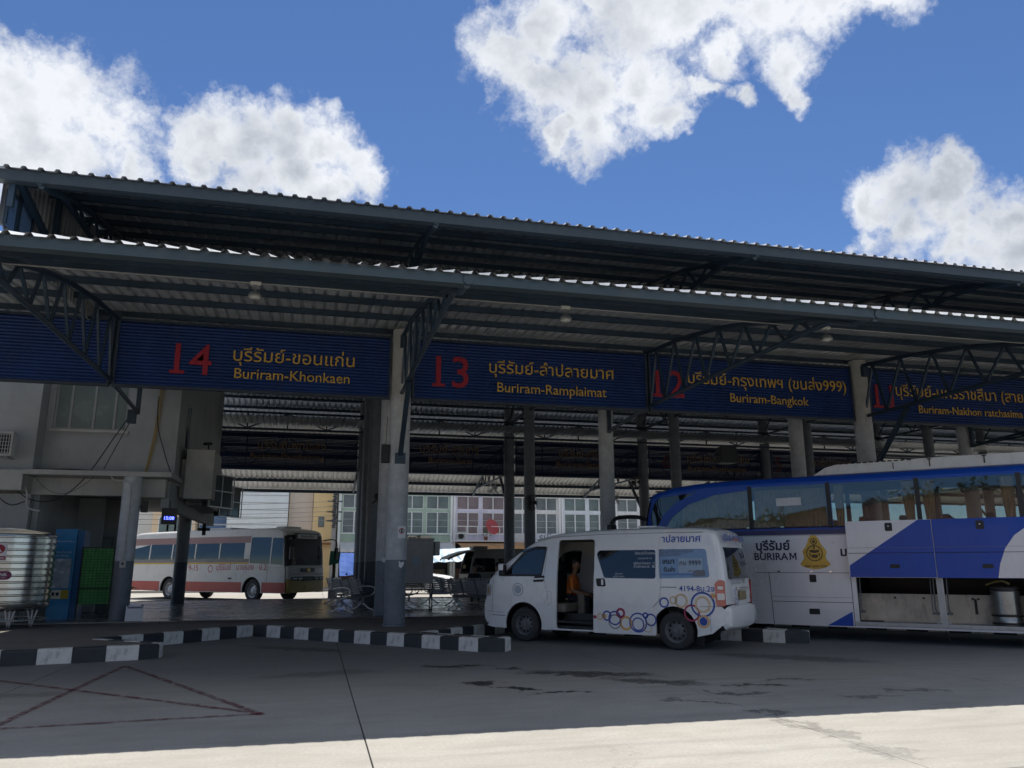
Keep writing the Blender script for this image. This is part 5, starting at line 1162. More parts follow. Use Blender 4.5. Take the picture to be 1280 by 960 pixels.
# steel gang seats
SEATC = mat('perforated_seat_steel', (.20,.21,.22), .4, .3, .15, 5); ARM = mat('polished_arm', (.62,.62,.62), .3, .45, .05, 4)
def bench():
    t = thing('gang_seat', '', 'bench', (0,0,0), 0, 'rows of steel waiting seats on the tiled floor')
    for x in (-.56,0,.56):
        mb = MB()
        for i in range(8):
            u = -.24+.48*i/7; mb.tube(smooth_path([(x+u,-.27,.43),(x+u,-.1,.415),(x+u,.12,.42)],2),.012,5)
        mb.bar((x-.26,-.27,.43),(x+.26,-.27,.43),.028).bar((x-.26,.12,.42),(x+.26,.12,.42),.028).build('seat', SEATC, t, kind='stuff')
        for i in range(6): MB().box(-.265,.265,-.004,.004,.0,.052, M=T(x,.15+.025*i,.47+.07*i) @ RX(radians(-18))).build('back_slat', ARM, t)
        for s_ in (-.265,.265): MB().bar((x+s_,.13,.42),(x+s_,.30,.90),.022).build('back_rail', SEATC, t)
    for x in (-.86,.86):
        MB().tube(smooth_path([(x,.22,.66),(x,.0,.70),(x,-.25,.68),(x,-.33,.58),(x,-.22,.44),(x,.0,.38)],4),.019,6).build('arm', ARM, t)
        r = MB().tube(smooth_path([(x*.8,-.36,.015),(x*.8,-.2,.07),(x*.8,0,.2),(x*.8,.2,.07),(x*.8,.38,.015)],4),.022,6).build('leg', ARM, t)
        MB().bar((x*.8,0,.18),(x*.8,0,.40),.05).build('post', SEATC, t)
    MB().bar((-.86,0,.385),(.86,0,.385),.05).build('beam', SEATC, t)
    return t
b0 = bench()
BN = [(1.15,24.4,62,'steel gang seat left of the columns, its back towards the red and white bus'),(1.30,27.2,55,'steel gang seat behind the nearest one, left of the columns'),(2.85,25.6,75,'steel gang seat half hidden behind the grey cabinet'),
      (4.35,27.8,118,'steel gang seat between the cabinet and the white car beyond'),(4.75,24.2,128,'steel gang seat in front of the parked white van, its slatted back shining'),(5.6,28.2,150,'steel gang seat on which the person in dark clothes sits'),(6.1,25.6,112,'steel gang seat next to the nose of the white van'),
      (1.0,30.0,70,'rearmost steel gang seat on the left, near the motorcycles')]
for i, (x, y, a, lb) in enumerate(BN):
    o = b0 if i == 0 else copy_tree(b0); o.location = (x, y, PZ+.03); o.rotation_euler = (0, 0, radians(a)); o['label'] = lb
# wall fans on the columns
def fan(x, y, z, rz, label, m, first=[None]):
    t = thing('wall_fan', label, 'fan', (x, y, z), radians(rz), 'fans fixed to the columns')
    MB().bar((0,.3,-.25),(0,.05,-.05),.05).build('arm', m, t); MB().lathe([(0,-.02),(.07,0),(.09,.1),(.06,.2),(0,.22)], RX(-pi/2), 14).build('motor', m, t)
    for r_, yy in ((.30,-.04),(.30,-.12),(.20,-.14),(.10,-.15)): MB().tube([(r_*cos(2*pi*i/24), yy, r_*sin(2*pi*i/24)) for i in range(24)], .008, 5, closed=True).build('guard_ring', m, t)
    mb = MB()
    for i in range(16): a = 2*pi*i/16; mb.bar((.04*cos(a),-.16,.04*sin(a)),(.3*cos(a),-.08,.3*sin(a)),.005)
    mb.build('guard_wires', m, t, kind='stuff')
    for i in range(3):
        a = 2*pi*i/3; c, s_ = cos(a), sin(a)
        MB().prism([(.03,-.02),(.24,-.1),(.27,.02),(.2,.1),(.04,.03)], lambda u, v, d: (u*c-v*s_, -.08+d+v*.15, u*s_+v*c), 0, .006).build('blade', m, t)
fan(XK(1)-.05, Y3-.3, 4.05, 20, 'black fan on the dark column left of the van roof', BLK)
fan(XK(0)+.25, 27.2, 3.9, 75, 'dark fan on the rear left column, turned sideways', BLK)
GF = mat('pale_fan_metal', (.55,.55,.53), .4, .3, .1, 4)
fan(7.55, Y4-.45, 4.95, -60, 'pale metal fan hung under the rear sign, left of centre', GF); fan(14.3, Y4-.45, 5.35, 30, 'dark fan under the rear sign beside the pale column', BLK)
fan(13.2, Y4-.6, 4.6, -60, 'pale metal fan on a bent pipe under the rear canopy', GF)
# ------------------------------------------------------------------ red and white bus beyond the platform
RBW = mat('old_bus_cream', (.58,.565,.53), .4, 0, .07, 1, .1, 3, dirt=.2); RBR = mat('old_bus_red', (.40,.06,.035), .45, 0, .1, 1.5, dirt=.15); MAR = mat('old_bus_taupe_band', (.26,.14,.12), .4, 0, .1, 1)
def make_old_bus():
    root = thing('old_bus', 'older white bus with a red skirt and yellow line, parked behind the hall facing right', 'bus', (-.30, 37.7, 0), radians(-43.8))
    def yh(x, z):
        y = 1.25
        if z > 2.0: y -= .06*(z-2.0)
        if x > -.6: y -= .10*((x+.6)/.6)**2
        return y
    B = Body(root, yh, .14, .05)
    full = [(-11.2,.4),(-11.3,1.2),(-11.25,2.4),(-11.1,3.0),(-10.8,3.2),(-10,3.27),(-6,3.30),(-2,3.30),(-.9,3.27),(-.35,3.15),(-.2,2.95),(-.12,2.5),(-.03,1.6),(.02,1.5),(.03,1.0),(.06,.72),(.06,.42)]
    fin = smooth_path(full, 2); reg = lambda a, b: fin[2*a:2*b+1]
    B.sweep(reg(4, 9), 'roof', RBW); B.sweep(reg(0, 4), 'rear_panel', RBW); B.sweep(reg(9, 10), 'front_brow', RBW); B.sweep(reg(10, 12), 'windscreen_frame', BLK); B.sweep(reg(12, 14), 'front_panel', RBW); B.sweep(reg(14, 16), 'bumper', mat('bumper_ochre', (.40,.27,.08), .5, 0, .15, 3))
    for a, b in ((-.82,-.03),(.03,.82)): B.sweep([(-.04,1.66),(-.10,2.2),(-.15,2.62)], 'windscreen', glass('old_bus_glass', (.8,.85,.88), .12), lift=.03, y0=a, y1=b)
    ins = B.inset(fin); low = [(-.05,.40)]+arc_pts(-2.15,.5,.60,-10,190,14)+arc_pts(-7.9,.5,.60,-10,190,14)+[(-11.1,.45)]
    outer = ins+low; outer = [p for i, p in enumerate(outer) if i == 0 or hypot(p[0]-outer[i-1][0], p[1]-outer[i-1][1]) > .004]
    wins = [round_poly(p, .06) for p in ([(-.28,1.62),(-1.0,1.66),(-1.0,2.82),(-.34,2.80)],[(-1.08,1.66),(-2.35,1.70),(-2.35,2.86),(-1.08,2.84)])]
    x = -2.75
    while x > -10.5: wins.append([(x,1.90),(x-1.62,1.90),(x-1.62,2.62),(x,2.62)]); x -= 1.70
    for sd in (1, -1):
        B.panel(outer, wins, 'side_panel', RBW, sd, 0, .05)
        for i, w in enumerate(wins): B.panel(w, [], 'side_window', glass('old_bus_glass') if i > 1 else glass('very_dark_glass'), sd, -.012, .008)
        B.panel([(-2.4,2.62),(-10.95,2.62),(-10.95,2.92),(-2.4,2.92)], [], 'upper_band', MAR, sd, .003, .003); B.panel([(-2.4,1.74),(-10.95,1.74),(-10.95,1.90),(-2.4,1.90)], [], 'lower_band', mat('old_bus_grey_band', (.17,.16,.15), .5), sd, .003, .003)
        B.panel([(-.3,1.66),(-2.4,1.735),(-11,1.66),(-11,1.735),(-2.4,1.738)][0:0] or [(-2.4,1.67),(-11,1.67),(-11,1.735),(-2.4,1.735)], [], 'yellow_line', mat('old_bus_yellow', (.50,.32,.04), .5), sd, .004, .003)
        for a, b in ((-.1,-1.50),(-2.80,-7.25),(-8.55,-11.0)): B.panel([(a,.42),(b,.42),(b,.86),(a,.86)], [], 'red_skirt', RBR, sd, .004, .003)
        for xx in (-2.15,-7.9): wheel(root, xx, sd*1.06, .49, .28, HUBL, sd, 8)
        for xx in (-2.15,-7.9):
            pts = arc_pts(xx,.5,.60,-10,190,12); vs = []
            for (a, c) in pts: vs += [(a, sd*1.2, c), (a, sd*.6, c)]
            MB().add(vs, [(2*i, 2*i+1, 2*i+3, 2*i+2) for i in range(len(pts)-1)]).build('wheel_arch', BLK, root)
    OBR = mat('old_bus_lettering_red', (.38,.04,.05), .5, 0, 0)
    B.text('บุรีรัมย์   นางรอง   ป.2', 'side_lettering', OBR, -4.55, 1.40, 3.3, side=-1, bold=.005); B.text('9-15', 'side_lettering', OBR, -6.5, 1.36, .7, side=-1, bold=.005); B.ring(-4.95, 1.45, .17, .04, OBR, -1)
    B.seam([(-1.2,.86),(-1.2,1.6)], TRIMD, -1, .012); B.seam([(-.3,1.5),(-3.0,1.5)][:2], MATS['faint_line'], -1, .01); B.panel([(-3.2,.95),(-3.9,.95),(-3.9,1.25),(-3.2,1.25)], [], 'side_flap', RBW, -1, .008, .008); B.panel(round_poly([(-3.45,.98),(-3.7,.98),(-3.7,1.06),(-3.45,1.06)], .03), [], 'flap_handle', BLK, -1, .012, .006)
    # front: destination box, grille, lamps, mirrors, plate
    db = MB().box(-.16,-.08,-.72,.72,2.74,3.03, bev=.02).build('destination_box', BLK, root); MB().box(-.078,-.070,-.62,.62,2.79,2.98).build('destination_panel', mat('destination_grey', (.5,.52,.52), .5), db)
    text_on('นางรอง-บุรีรัมย์', 'destination_lettering', BLK, db, lambda u, v, d: (-.066, u, 2.84+v), width=.85, align='c', bold=.02)
    MB().box(.03,.07,-.42,.42,1.30,1.48, bev=.01).build('upper_grille', BLK, root); MB().lathe([(.10,0),(.10,.015),(.07,.02),(0,.02)], T(.07,0,1.39) @ RY(pi/2), 18).build('round_emblem', GOLDM, root)
    for z in (1.34,1.39,1.44): MB().box(.072,.078,-.40,.40,z-.008,z+.008).build('grille_slat', MATS['grey_strut'], root)
    MB().box(.05,.075,-1.0,1.0,1.215,1.235).build('front_line', OBR, root); MB().box(.05,.085,-.38,.38,.92,1.12, bev=.01).build('lower_grille', BLK, root)
    for a in (-.95,-.62,.42,.72):
        MB().box(.04,.085,a,a+.27,.94,1.10, bev=.01).build('lamp_unit', BLK, root)
        for q in (.07,.19): MB().lathe([(.045,0),(.04,.012),(0,.018)], T(.085,a+q,1.02) @ RY(pi/2), 12).build('headlight', MATS['lamp_clear'], root)
    MB().box(.10,.12,-.2,.2,.58,.72).build('number_plate', mat('old_plate_yellow', (.45,.32,.06), .5), root)
    for sd in (1, -1): MB().tube(smooth_path([(-.15,sd*1.1,2.72),(.25,sd*1.3,2.78),(.40,sd*1.42,2.65),(.42,sd*1.42,2.35)], 4), .025, 6).box(.36,.46,sd*1.42-.1,sd*1.42+.1,1.85,2.4, bev=.03).build('mirror', BLK, root)
    for a, b in ((-.1,-.55),(.6,.2)): MB().bar((.05,a,1.62),(-.02,b,2.0),.02).build('wiper', BLK, root)
    MB().box(-.5,-.3,-.9,-.1,1.55,1.75).build('dash_card', mat('dash_yellow', (.4,.3,.08), .6), root); folds(-1.15, -2.25, -1.12, 1.75, 2.8, -1, 'curtain', root, mat('teal_curtain', (.02,.12,.17), .9, 0, .15, 4))
    MB().box(-11,-.3,-1.1,1.1,.95,1.0).box(-10.8,-.6,-1,1,.45,.5).build('floor', BLK, root); MB().box(-6,-4.5,-.6,.6,3.28,3.38, bev=.04).build('roof_hatch', RBW, root); MB().box(-1.6,-1.0,-.5,.5,3.28,3.36, bev=.03).build('roof_hatch', RBW, root)
    for xx in [-3.0-.85*i for i in range(9)]:
        for y in (.85,.38,-.38,-.85): MB().box(xx-.08,xx+.06,y-.2,y+.2,1.3,1.98, bev=.04).build('seat_back', mat('seat_blue_vinyl', (.02,.05,.12), .6), root)
    return root
GOLDM = mat('badge_gold', (.45,.32,.10), .35, .6, .1, 5)
make_old_bus()

# ------------------------------------------------------------------ other vehicles behind the hall
def car_body(root, full, parts, yh, wins, arches, r, paint, zb, x0, x1, wr, ww, wy, gl):
    B = Body(root, yh, .08, .03); fin = smooth_path(full, 2)
    for a, b, nm, m in parts: B.sweep(fin[2*a:2*b+1], nm, m)
    ins = B.inset(fin); low = [(x1, zb)]
    for ax in arches: low += arc_pts(ax, wr, wr+.09, -8, 188, 14)
    low += [(x0, zb)]; outer = ins+low; outer = [p for i, p in enumerate(outer) if i == 0 or hypot(p[0]-outer[i-1][0], p[1]-outer[i-1][1]) > .004]
    W = [round_poly(w, .05) for w in wins]
    for sd in (1, -1):
        B.panel(outer, W, 'side_panel', paint, sd, 0, .04)
        for w in W: B.panel(w, [], 'side_window', gl, sd, -.012, .006)
        for ax in arches:
            wheel(root, ax, sd*wy, wr, .2, HUBL, sd, 6); pts = arc_pts(ax, wr, wr+.09, -8, 188, 10); vs = []
            for (a, c) in pts: vs += [(a, sd*(wy+.1), c), (a, sd*(wy-.3), c)]
            MB().add(vs, [(2*i, 2*i+1, 2*i+3, 2*i+2) for i in range(len(pts)-1)]).build('wheel_arch', BLK, root)
    return B
def pickup():
    root = thing('pickup_truck', 'white double-cab pickup parked in the street, seen between the grey cabinet and the minivan', 'pickup', (6.95, 46.3, 0), radians(-28))
    yh = lambda x, z: .88-(.16*(z-.95) if z > .95 else 0)-(.12*((x-.3)/.6)**2 if x > .3 else 0)
    full = [(-4.2,.5),(-4.22,.9),(-4.18,1.05),(-2.95,1.08),(-2.9,1.2),(-2.75,1.62),(-2.4,1.70),(-1.6,1.71),(-1.15,1.62),(-.55,1.16),(-.1,1.10),(.55,1.0),(.8,.85),(.85,.6),(.82,.35)]
    B = car_body(root, full, [(0,4,'load_bed',VWH),(4,5,'rear_cab',VWH),(5,8,'roof',VWH),(8,9,'windscreen',VGL),(9,12,'bonnet',VWH),(12,14,'front_bumper',VWH)], yh, [[(-2.65,1.13),(-1.85,1.13),(-1.85,1.60),(-2.55,1.60)],[(-1.78,1.13),(-.78,1.13),(-1.25,1.58),(-1.78,1.60)]], (0,-3.1), .08, VWH, .38, -4.1, .78, .35, .2, .74, VGL)
    MB().box(-4.1,.6,-.7,.7,.35,.6).build('chassis', BLK, root); MB().box(-.95,-.8,-1.02,-.86,1.08,1.25, bev=.03).build('mirror', VWH, root); MB().box(.74,.86,-.7,-.42,.68,.86, bev=.03).build('headlight', MATS['lamp_clear'], root); MB().box(.8,.88,-.35,.35,.55,.8, bev=.02).build('grille', BLK, root)
    for x in (-2.2,-1.3):
        for y in (-.35,.35): MB().box(x-.1,x+.1,y-.25,y+.25,.8,1.35, bev=.05).build('seat', SEATM, root)
pickup()
def grey_van():
    root = thing('taupe_minivan', 'dark taupe minivan behind the waiting seats with its rear hatch propped open', 'van', (11.1, 37.2, 0), radians(4))
    pm_ = mat('taupe_paint', (.26,.235,.20), .35, .2, .08, 1.5, coat=.4)
    yh = lambda x, z: .94-(.10*(z-1.3) if z > 1.3 else 0)-(.15*((x-.1)/.9)**2 if x > .1 else 0)
    full = [(-4.35,.5),(-4.4,1.2),(-4.32,1.7),(-4.15,2.22),(-3.8,2.32),(-2,2.36),(-.6,2.28),(-.2,2.12),(.5,1.65),(.9,1.35),(1.05,1.0),(1.08,.5),(1.0,.32)]
    B = car_body(root, full, [(0,1,'rear_sill',pm_),(3,6,'roof',pm_),(6,8,'windscreen',VGL),(8,12,'front_panel',pm_)], yh, [[(-4.15,1.3),(-3.1,1.3),(-3.1,1.9),(-4.05,1.9)],[(-2.95,1.3),(-.9,1.3),(-.9,1.9),(-2.95,1.9)],[(-.8,1.3),(.4,1.35),(-.2,1.9),(-.8,1.9)]], (0,-3.3), .08, pm_, .3, -4.3, .95, .35, .2, .78, glass('very_dark_glass'))
    MB().box(-4.2,.8,-.8,.8,.3,.5).build('chassis', BLK, root)
    B.sweep([(-5.35,1.86),(-5.25,1.98),(-4.9,2.12),(-4.5,2.24),(-4.15,2.29)], 'raised_hatch', pm_); B.sweep([(-5.2,1.93),(-4.8,2.08),(-4.5,2.18)], 'hatch_glass', VGL, lift=-.05, y0=-.8, y1=.8)
    for y in (-.8,.8): MB().bar((-4.3,y,1.5),(-4.9,y,2.05),.02).build('gas_strut', BLK, root)
    MB().box(-4.0,-3.3,-.4,.4,2.33,2.46, bev=.05).build('roof_unit', pm_, root); MB().box(-4.43,-4.40,-.6,-.2,1.45,1.6).build('yellow_card', MATS['dash_yellow'], root)
    for x in (-3.6,-2.6,-1.4):
        for y in (-.45,.3): MB().box(x-.1,x+.1,y-.25,y+.25,.9,1.6, bev=.05).build('seat', SEATM, root)
grey_van()
def motorbike(x, y, rz, label, colour):
    t = thing('motorbike', label, 'motorcycle', (x, y, 0), radians(rz), 'motorcycles parked behind the hall')
    m = mat('bike_'+colour[0], colour[1], .35, 0, .1, 5)
    for wx in (0, -1.22):
        w = MB(); w.tube([(wx+.26*cos(a),0,.29+.26*sin(a)) for a in [2*pi*i/24 for i in range(24)]], .035, 7, closed=True); tw = w.build('tyre', RUB, t)
        MB().tube([(wx+.21*cos(a),0,.29+.21*sin(a)) for a in [2*pi*i/20 for i in range(20)]], .012, 5, closed=True).lathe([(.05,-.05),(.05,.05)], T(wx,0,.29) @ RX(pi/2), 10).build('rim', CHROME, tw)
        mb = MB()
        for i in range(8): a = pi*i/4; mb.bar((wx,0,.29),(wx+.2*cos(a),0,.29+.2*sin(a)),.008)
        mb.build('spokes', CHROME, tw, kind='stuff')
    for s_ in (-.06,.06): MB().bar((0,s_,.29),(-.22,s_,.85),.035).build('fork', CHROME, t)
    MB().prism([(.16,.5),(.1,.62),(-.12,.62),(-.22,.5),(-.1,.56),(.05,.57)], lambda u, v, d: (u, d, v), -.07, .07).build('front_mudguard', m, t)
    MB().prism([(-.12,.85),(-.05,.55),(-.28,.32),(-.85,.30),(-1.0,.45),(-1.45,.62),(-1.4,.72),(-.95,.72),(-.55,.62),(-.3,.95)], lambda u, v, d: (u, d, v), -.10, .10).build('fairing', m, t)
    MB().prism([(-.50,.66),(-.55,.76),(-.95,.82),(-1.35,.84),(-1.38,.76),(-.95,.72)], lambda u, v, d: (u, d, v), -.12, .12).build('saddle', BLK, t)
    MB().box(-.95,-.45,-.12,.12,.28,.45, bev=.04).build('engine', MATS['grey_strut'], t)
    MB().tube([(-.32,-.34,1.0),(-.22,-.2,.97),(-.2,0,.94),(-.22,.2,.97),(-.32,.34,1.0)],.015,6).build('handlebar', BLK, t); MB().box(-.2,-.05,-.09,.09,.84,1.0, bev=.03).build('headlamp', MATS['lamp_clear'], t)
    for s_ in (-.3,.3): MB().bar((-.26,s_,1.0),(-.22,s_*1.1,1.16),.01).box(-.24,-.22,s_*1.1-.05,s_*1.1+.05,1.13,1.21).build('mirror', BLK, t)
    MB().bar((-.7,0,.3),(-.75,.22,.02),.02).build('stand', BLK, t)
motorbike(1.75, 40.4, -120, 'nearer dark motorcycle with a chrome headlamp, right of the red and white bus', ('dark',(.02,.02,.03)))
motorbike(2.6, 41.3, -110, 'further dark blue motorcycle next to the column behind the hall', ('blue',(.015,.03,.09)))

# ------------------------------------------------------------------ the street behind: shop-houses
FYD = 56.0
pav = MB(); pav.box(-40, 60, 52.2, 56.5, 0, .14, bev=.02); tag(pav.build('street_pavement', mat('pavement_concrete', (.33,.31,.28), .85, 0, .15, 1)), kind='structure')
FRM = mat('white_window_frame', (.82,.82,.80), .6, 0, .05); SG = [mat('street_glass_grey', (.17,.20,.20), .2, 0, .3, .8), mat('street_glass_brown', (.24,.19,.19), .25, 0, .3, .8), mat('street_glass_green', (.16,.21,.20), .25, 0, .3, .8)]
SHOPD = mat('shop_interior_dark', (.025,.025,.028), .8, 0, .5, 1.2)
def shophouse(x0, x1, colour, name_c, label, gl, cat='building', H=10.4, louvre=False):
    t = thing('shophouse', label, cat, ((x0+x1)/2, FYD, .14), 0, 'shop-houses along the street behind the station')
    w = (x1-x0)/2; m = mat('render_'+name_c, colour, .8, 0, .12, 1.2, dirt=.22); D = 9
    nb_ = 2 if x1-x0 > 3.5 else 1
    # openings: per storey two window groups with transoms above
    wl = [(-w+.28, -.12), (.12, w-.28)]
    def wall(a, b, z0, z1): MB().box(a, b, 0, .18, z0, z1).build('wall', m, t)
    wall(-w, w, 3.05, 3.62)
    for z in (3.62, 7.0):
        for a, b in ((-w,wl[0][0]),(wl[0][1],wl[1][0]),(wl[1][1],w)): wall(a, b, z+.0005, z+2.95)
        for (a, b) in wl:
            wall(a, b, z+1.52, z+1.72)
            fr = MB().box(a, b, .03, .08, z, z+.05).build('window', FRM, t)
            n = 2
            for i in range(n+1): x = a+(b-a)*i/n; MB().box(max(x-.045,a), min(x+.045,b), .02, .09, z+.05, z+1.47).build('frame', FRM, fr)
            MB().box(a, b, .02, .09, z+1.47, z+1.519).build('frame', FRM, fr)
            for i in range(n): xa = a+(b-a)*i/n+.05; xb = a+(b-a)*(i+1)/n-.05; MB().box(xa, xb, .06, .07, z+.05, z+1.47).build('pane', gl, fr)
            for q in (.5, .95): MB().box(a+.05, b-.05, .045, .055, z+q, z+q+.015).build('glazing_bar', FRM, fr)
            f2 = MB().box(a, b, .02, .09, z+1.721, z+1.76).build('transom_window', FRM, t); MB().box(a, b, .02, .09, z+2.62, z+2.66).build('frame', FRM, f2)
            for i in range(3): x = a+(b-a)*i/2; MB().box(max(x-.03,a), min(x+.03,b), .02, .09, z+1.76, z+2.62).build('frame', FRM, f2)
            MB().box(a, b, .07, .08, z+1.76, z+2.62).build('pane', gl, f2); wall(a, b, z+2.66, z+2.95)
        wall(-w, w, z+2.951, z+3.38)
        MB().box(-w+.1, w-.1, -.35, -.001, z+2.82, z+2.9).build('sun_shade', FRM, t)
        MB().box(-w, w, -.06, -.002, z-.06, z-.0).build('sill', FRM, t)
    for a in (-w, w-.16): MB().box(a, a+.16, -.14, -.003, .0, H-.1).build('pilaster', MATS['white_window_frame'], t)
    MB().box(-w, w, .9, D, 0, H-.4).build('rear_block', m, t); MB().box(-w, w, -.2, D, H-.38, H-.1).build('roof_slab', FRM, t)
    MB().box(-w+.16, w-.16, .85, .89, .02, 3.0).build('shop_interior', SHOPD, t)
    for i in range(3): 
        a = -w+.3+i*(2*w-.6)/3; MB().box(a, a+(2*w-.6)/3-.12, .5, .8, .02, random.uniform(.7, 1.3)).build('shop_shelf', mat('shelf_%d' % i, ((.12,.06,.04),(.06,.08,.12),(.14,.12,.08))[i], .8, 0, .5, 6), t)
    return t
G_ = (.42,.54,.42)
shophouse(1.45, 5.4, G_, 'green', 'left green shop-house, half hidden behind the grey columns', SG[0])
shophouse(5.44, 9.4, G_, 'green', 'right green shop-house with a beige name board below its windows', SG[2])
shophouse(9.44, 13.45, (.72,.69,.80), 'lilac', 'pale lilac shop-house with a red satellite dish on its balcony', SG[1])
shophouse(13.49, 17.45, (.80,.78,.72), 'cream_white', 'cream-white shop-house between the lilac one and the pale column', SG[0])
shophouse(17.49, 21.6, (.74,.78,.82), 'bluish_white', 'bluish-white shop-house with one casement swung open', SG[2])
shophouse(21.64, 25.7, (.78,.78,.76), 'plain_white', 'plain white shop-house just left of the nose of the coach', SG[0])
shophouse(25.74, 29.8, (.50,.45,.40), 'sand', 'sand-coloured shop-house mostly hidden by the coach', SG[1])
def awning(x0, x1, z, y1, drop, colour, nm, label, ridges=0):
    t = thing('awning', label, 'awning', ((x0+x1)/2, FYD-.2, z), 0, 'awnings over the shop fronts'); w = (x1-x0)/2; n = max(8, int((x1-x0)/.18)); vs = []
    for i in range(n+1):
        x = -w+2*w*i/n; b = .02*(i % 2)
        vs += [(x, 0, b), (x, -y1*.5, -drop*.45+b), (x, -y1, -drop+b), (x, -y1-.01, -drop-.18+b*1.5)]
    m = mat('awning_'+nm, colour, .6, 0, .12, 1.5, dirt=.2)
    b = MB(); b.add(vs, [(4*i+j, 4*i+4+j, 4*i+5+j, 4*i+1+j) for i in range(n) for j in range(3)]); b.build('canvas', m, t)
    for x in (-w+.1, w-.1): MB().bar((x,0,-.5),(x,-y1+.05,-drop-.05),.03).build('strut', FRM, t); MB().bar((x,-y1+.1,-drop-.02),(x,-y1+.1,-z-.14+.14),.04).build('awning_post', MATS['grey_strut'], t)
awning(1.6, 9.3, 3.15, 2.4, .55, (.6,.61,.6), 'white', 'long dirty white awning over the green shop fronts')
awning(9.6, 14.8, 3.2, 2.2, .35, (.42,.24,.11), 'rust', 'rust-orange corrugated awning under the lilac shop-house')
awning(15.0, 21.3, 3.15, 2.4, .5, (.45,.50,.56), 'pale_blue', 'pale blue awning below the white shop-houses')
awning(21.8, 29.5, 3.15, 2.4, .5, (.50,.50,.48), 'grey', 'grey awning at the right, behind the coach')
def tarp(pts, colour, nm, label):
    t = thing('tarpaulin', label, 'tarpaulin', (pts[0][0], pts[0][1], 0)); m = mat('tarp_'+nm, colour, .5, 0, .12, 1.2, .2, 4)
    bs = m.node_tree.nodes['Principled BSDF']; bs.inputs['Transmission Weight'].default_value = 0
    a, b, c, d = [Vector(p)-Vector((pts[0][0], pts[0][1], 0)) for p in pts]; n = 12; k = 5; vs = []
    for i in range(n+1):
        for j in range(k+1):
            u = i/n; v = j/k; p = a.lerp(b, u).lerp(d.lerp(c, u), v); p.z -= .10*sin(pi*u)*(1-v)*.5+.03*sin(u*23+v*5)*v; p.y += .06*sin(u*17); vs.append(p)
    MB().add(vs, [(i*(k+1)+j, (i+1)*(k+1)+j, (i+1)*(k+1)+j+1, i*(k+1)+j+1) for i in range(n) for j in range(k)]).build('sheet', m, t)
    for p in (a, b): MB().bar((p.x,p.y+.02,0),(p.x,p.y+.02,p.z),.04).build('pole', MATS['grey_strut'], t)
tarp([(1.45,50.3,2.35),(6.2,50.3,2.45),(6.2,49.6,1.55),(1.5,49.3,.95)], (.03,.13,.50), 'blue', 'bright blue tarpaulin hanging slanted over the motorcycles')
tarp([(6.6,50.5,2.6),(9.6,50.5,2.7),(9.6,49.3,1.85),(6.7,49.3,1.75)], (.24,.38,.50), 'pale', 'pale blue tarpaulin stretched above the white pickup')
tarp([(9.9,50.9,2.55),(12.6,50.9,2.6),(12.4,49.8,2.1),(10.2,49.8,2.05)], (.20,.42,.38), 'teal', 'small teal canopy below the rust-coloured awning')
nbd = thing('shop_sign', 'beige shop name board with dark letters on the green shop-house', 'sign', (6.5, 55.8, 2.98)); MB().box(-1.9,1.35,-.12,-.02,0,.62, bev=.02).build('board', mat('sign_beige', (.42,.36,.26), .6, 0, .1, 3), nbd); text_on('ไวารี', 'lettering', BLK, nbd, lambda u, v, d: (-.45+u, -.125, .16+v), width=1.1, bold=.02); text_on('ร้าน', 'lettering', BLK, nbd, lambda u, v, d: (-1.6+u, -.125, .16+v), width=.8)
nbd = thing('shop_sign', 'long white shop sign with dark letters right of the satellite dish', 'sign', (16.6, 55.75, 3.1)); MB().box(-3.0,2.6,-.12,-.02,0,.72, bev=.02).build('board', mat('sign_white', (.62,.63,.64), .6, 0, .06, 3), nbd); text_on('รูปโตะ', 'lettering', GREYP, nbd, lambda u, v, d: (-.9+u, -.125, .2+v), width=1.6, bold=.02)
dish = thing('satellite_dish', 'red mesh satellite dish on the lilac balcony', 'satellite dish', (12.0, 55.1, 3.62)); MB().lathe([(0,0),(.2,.02),(.4,.09),(.58,.2)], T(0,0,.55) @ RZ(.5) @ RX(radians(70)) , 24).build('reflector', mat('dish_red', (.40,.06,.06), .6, 0, .2, 6), dish); MB().bar((0,0,0),(0,.0,.6),.05).bar((0,0,.55),(-.15,-.5,.7),.025).build('mast', MATS['grey_strut'], dish)
rl = thing('balcony_rail', 'thin white steel railing along the lilac shop-house balcony', 'railing', (11.4, 54.9, 3.3)); MB().box(-2,2,0,1.0,-.1,-.02).build('balcony_floor', FRM, rl)
for z in (.45,.95): MB().bar((-2,0,z),(2,0,z),.04).build('rail', FRM, rl)
for i in range(6): MB().bar((-2+.8*i,0,-.02),(-2+.8*i,0,.95),.04).build('rail_post', FRM, rl)
a2 = thing('condenser_unit', 'small grey condenser unit standing on the lilac balcony', 'air conditioner', (9.95, 55.4, 3.28)); MB().box(-.35,.35,-.15,.15,0,.6, bev=.02).build('casing', MATS['ac_casing'], a2); MB().lathe([(.2,0),(.2,.02),(0,.02)], T(-.05,-.16,.3) @ RX(pi/2), 16).build('fan_grille', BLK, a2)
pt = thing('potted_plant', 'leafy plant in a window of the lilac shop-house', 'plant', (11.75, 55.6, 3.3)); MB().lathe([(.1,0),(.16,.25),(.14,.27)], None, 12).build('pot', mat('terracotta', (.25,.1,.05), .8), pt)
mb = MB()
for i in range(60):
    a = random.uniform(0, 2*pi); r_ = random.uniform(.0, .3); z = random.uniform(.3, 1.0); p = Vector((r_*cos(a), r_*sin(a)*.6, z)); q = p+Vector((random.uniform(-.12,.12), random.uniform(-.1,.1), random.uniform(.02,.14))); s_ = Vector((random.uniform(-.04,.04), random.uniform(-.04,.04), .03))
    mb.add([p, (p+q)/2+s_, q, (p+q)/2-s_], [(0,1,2,3)])
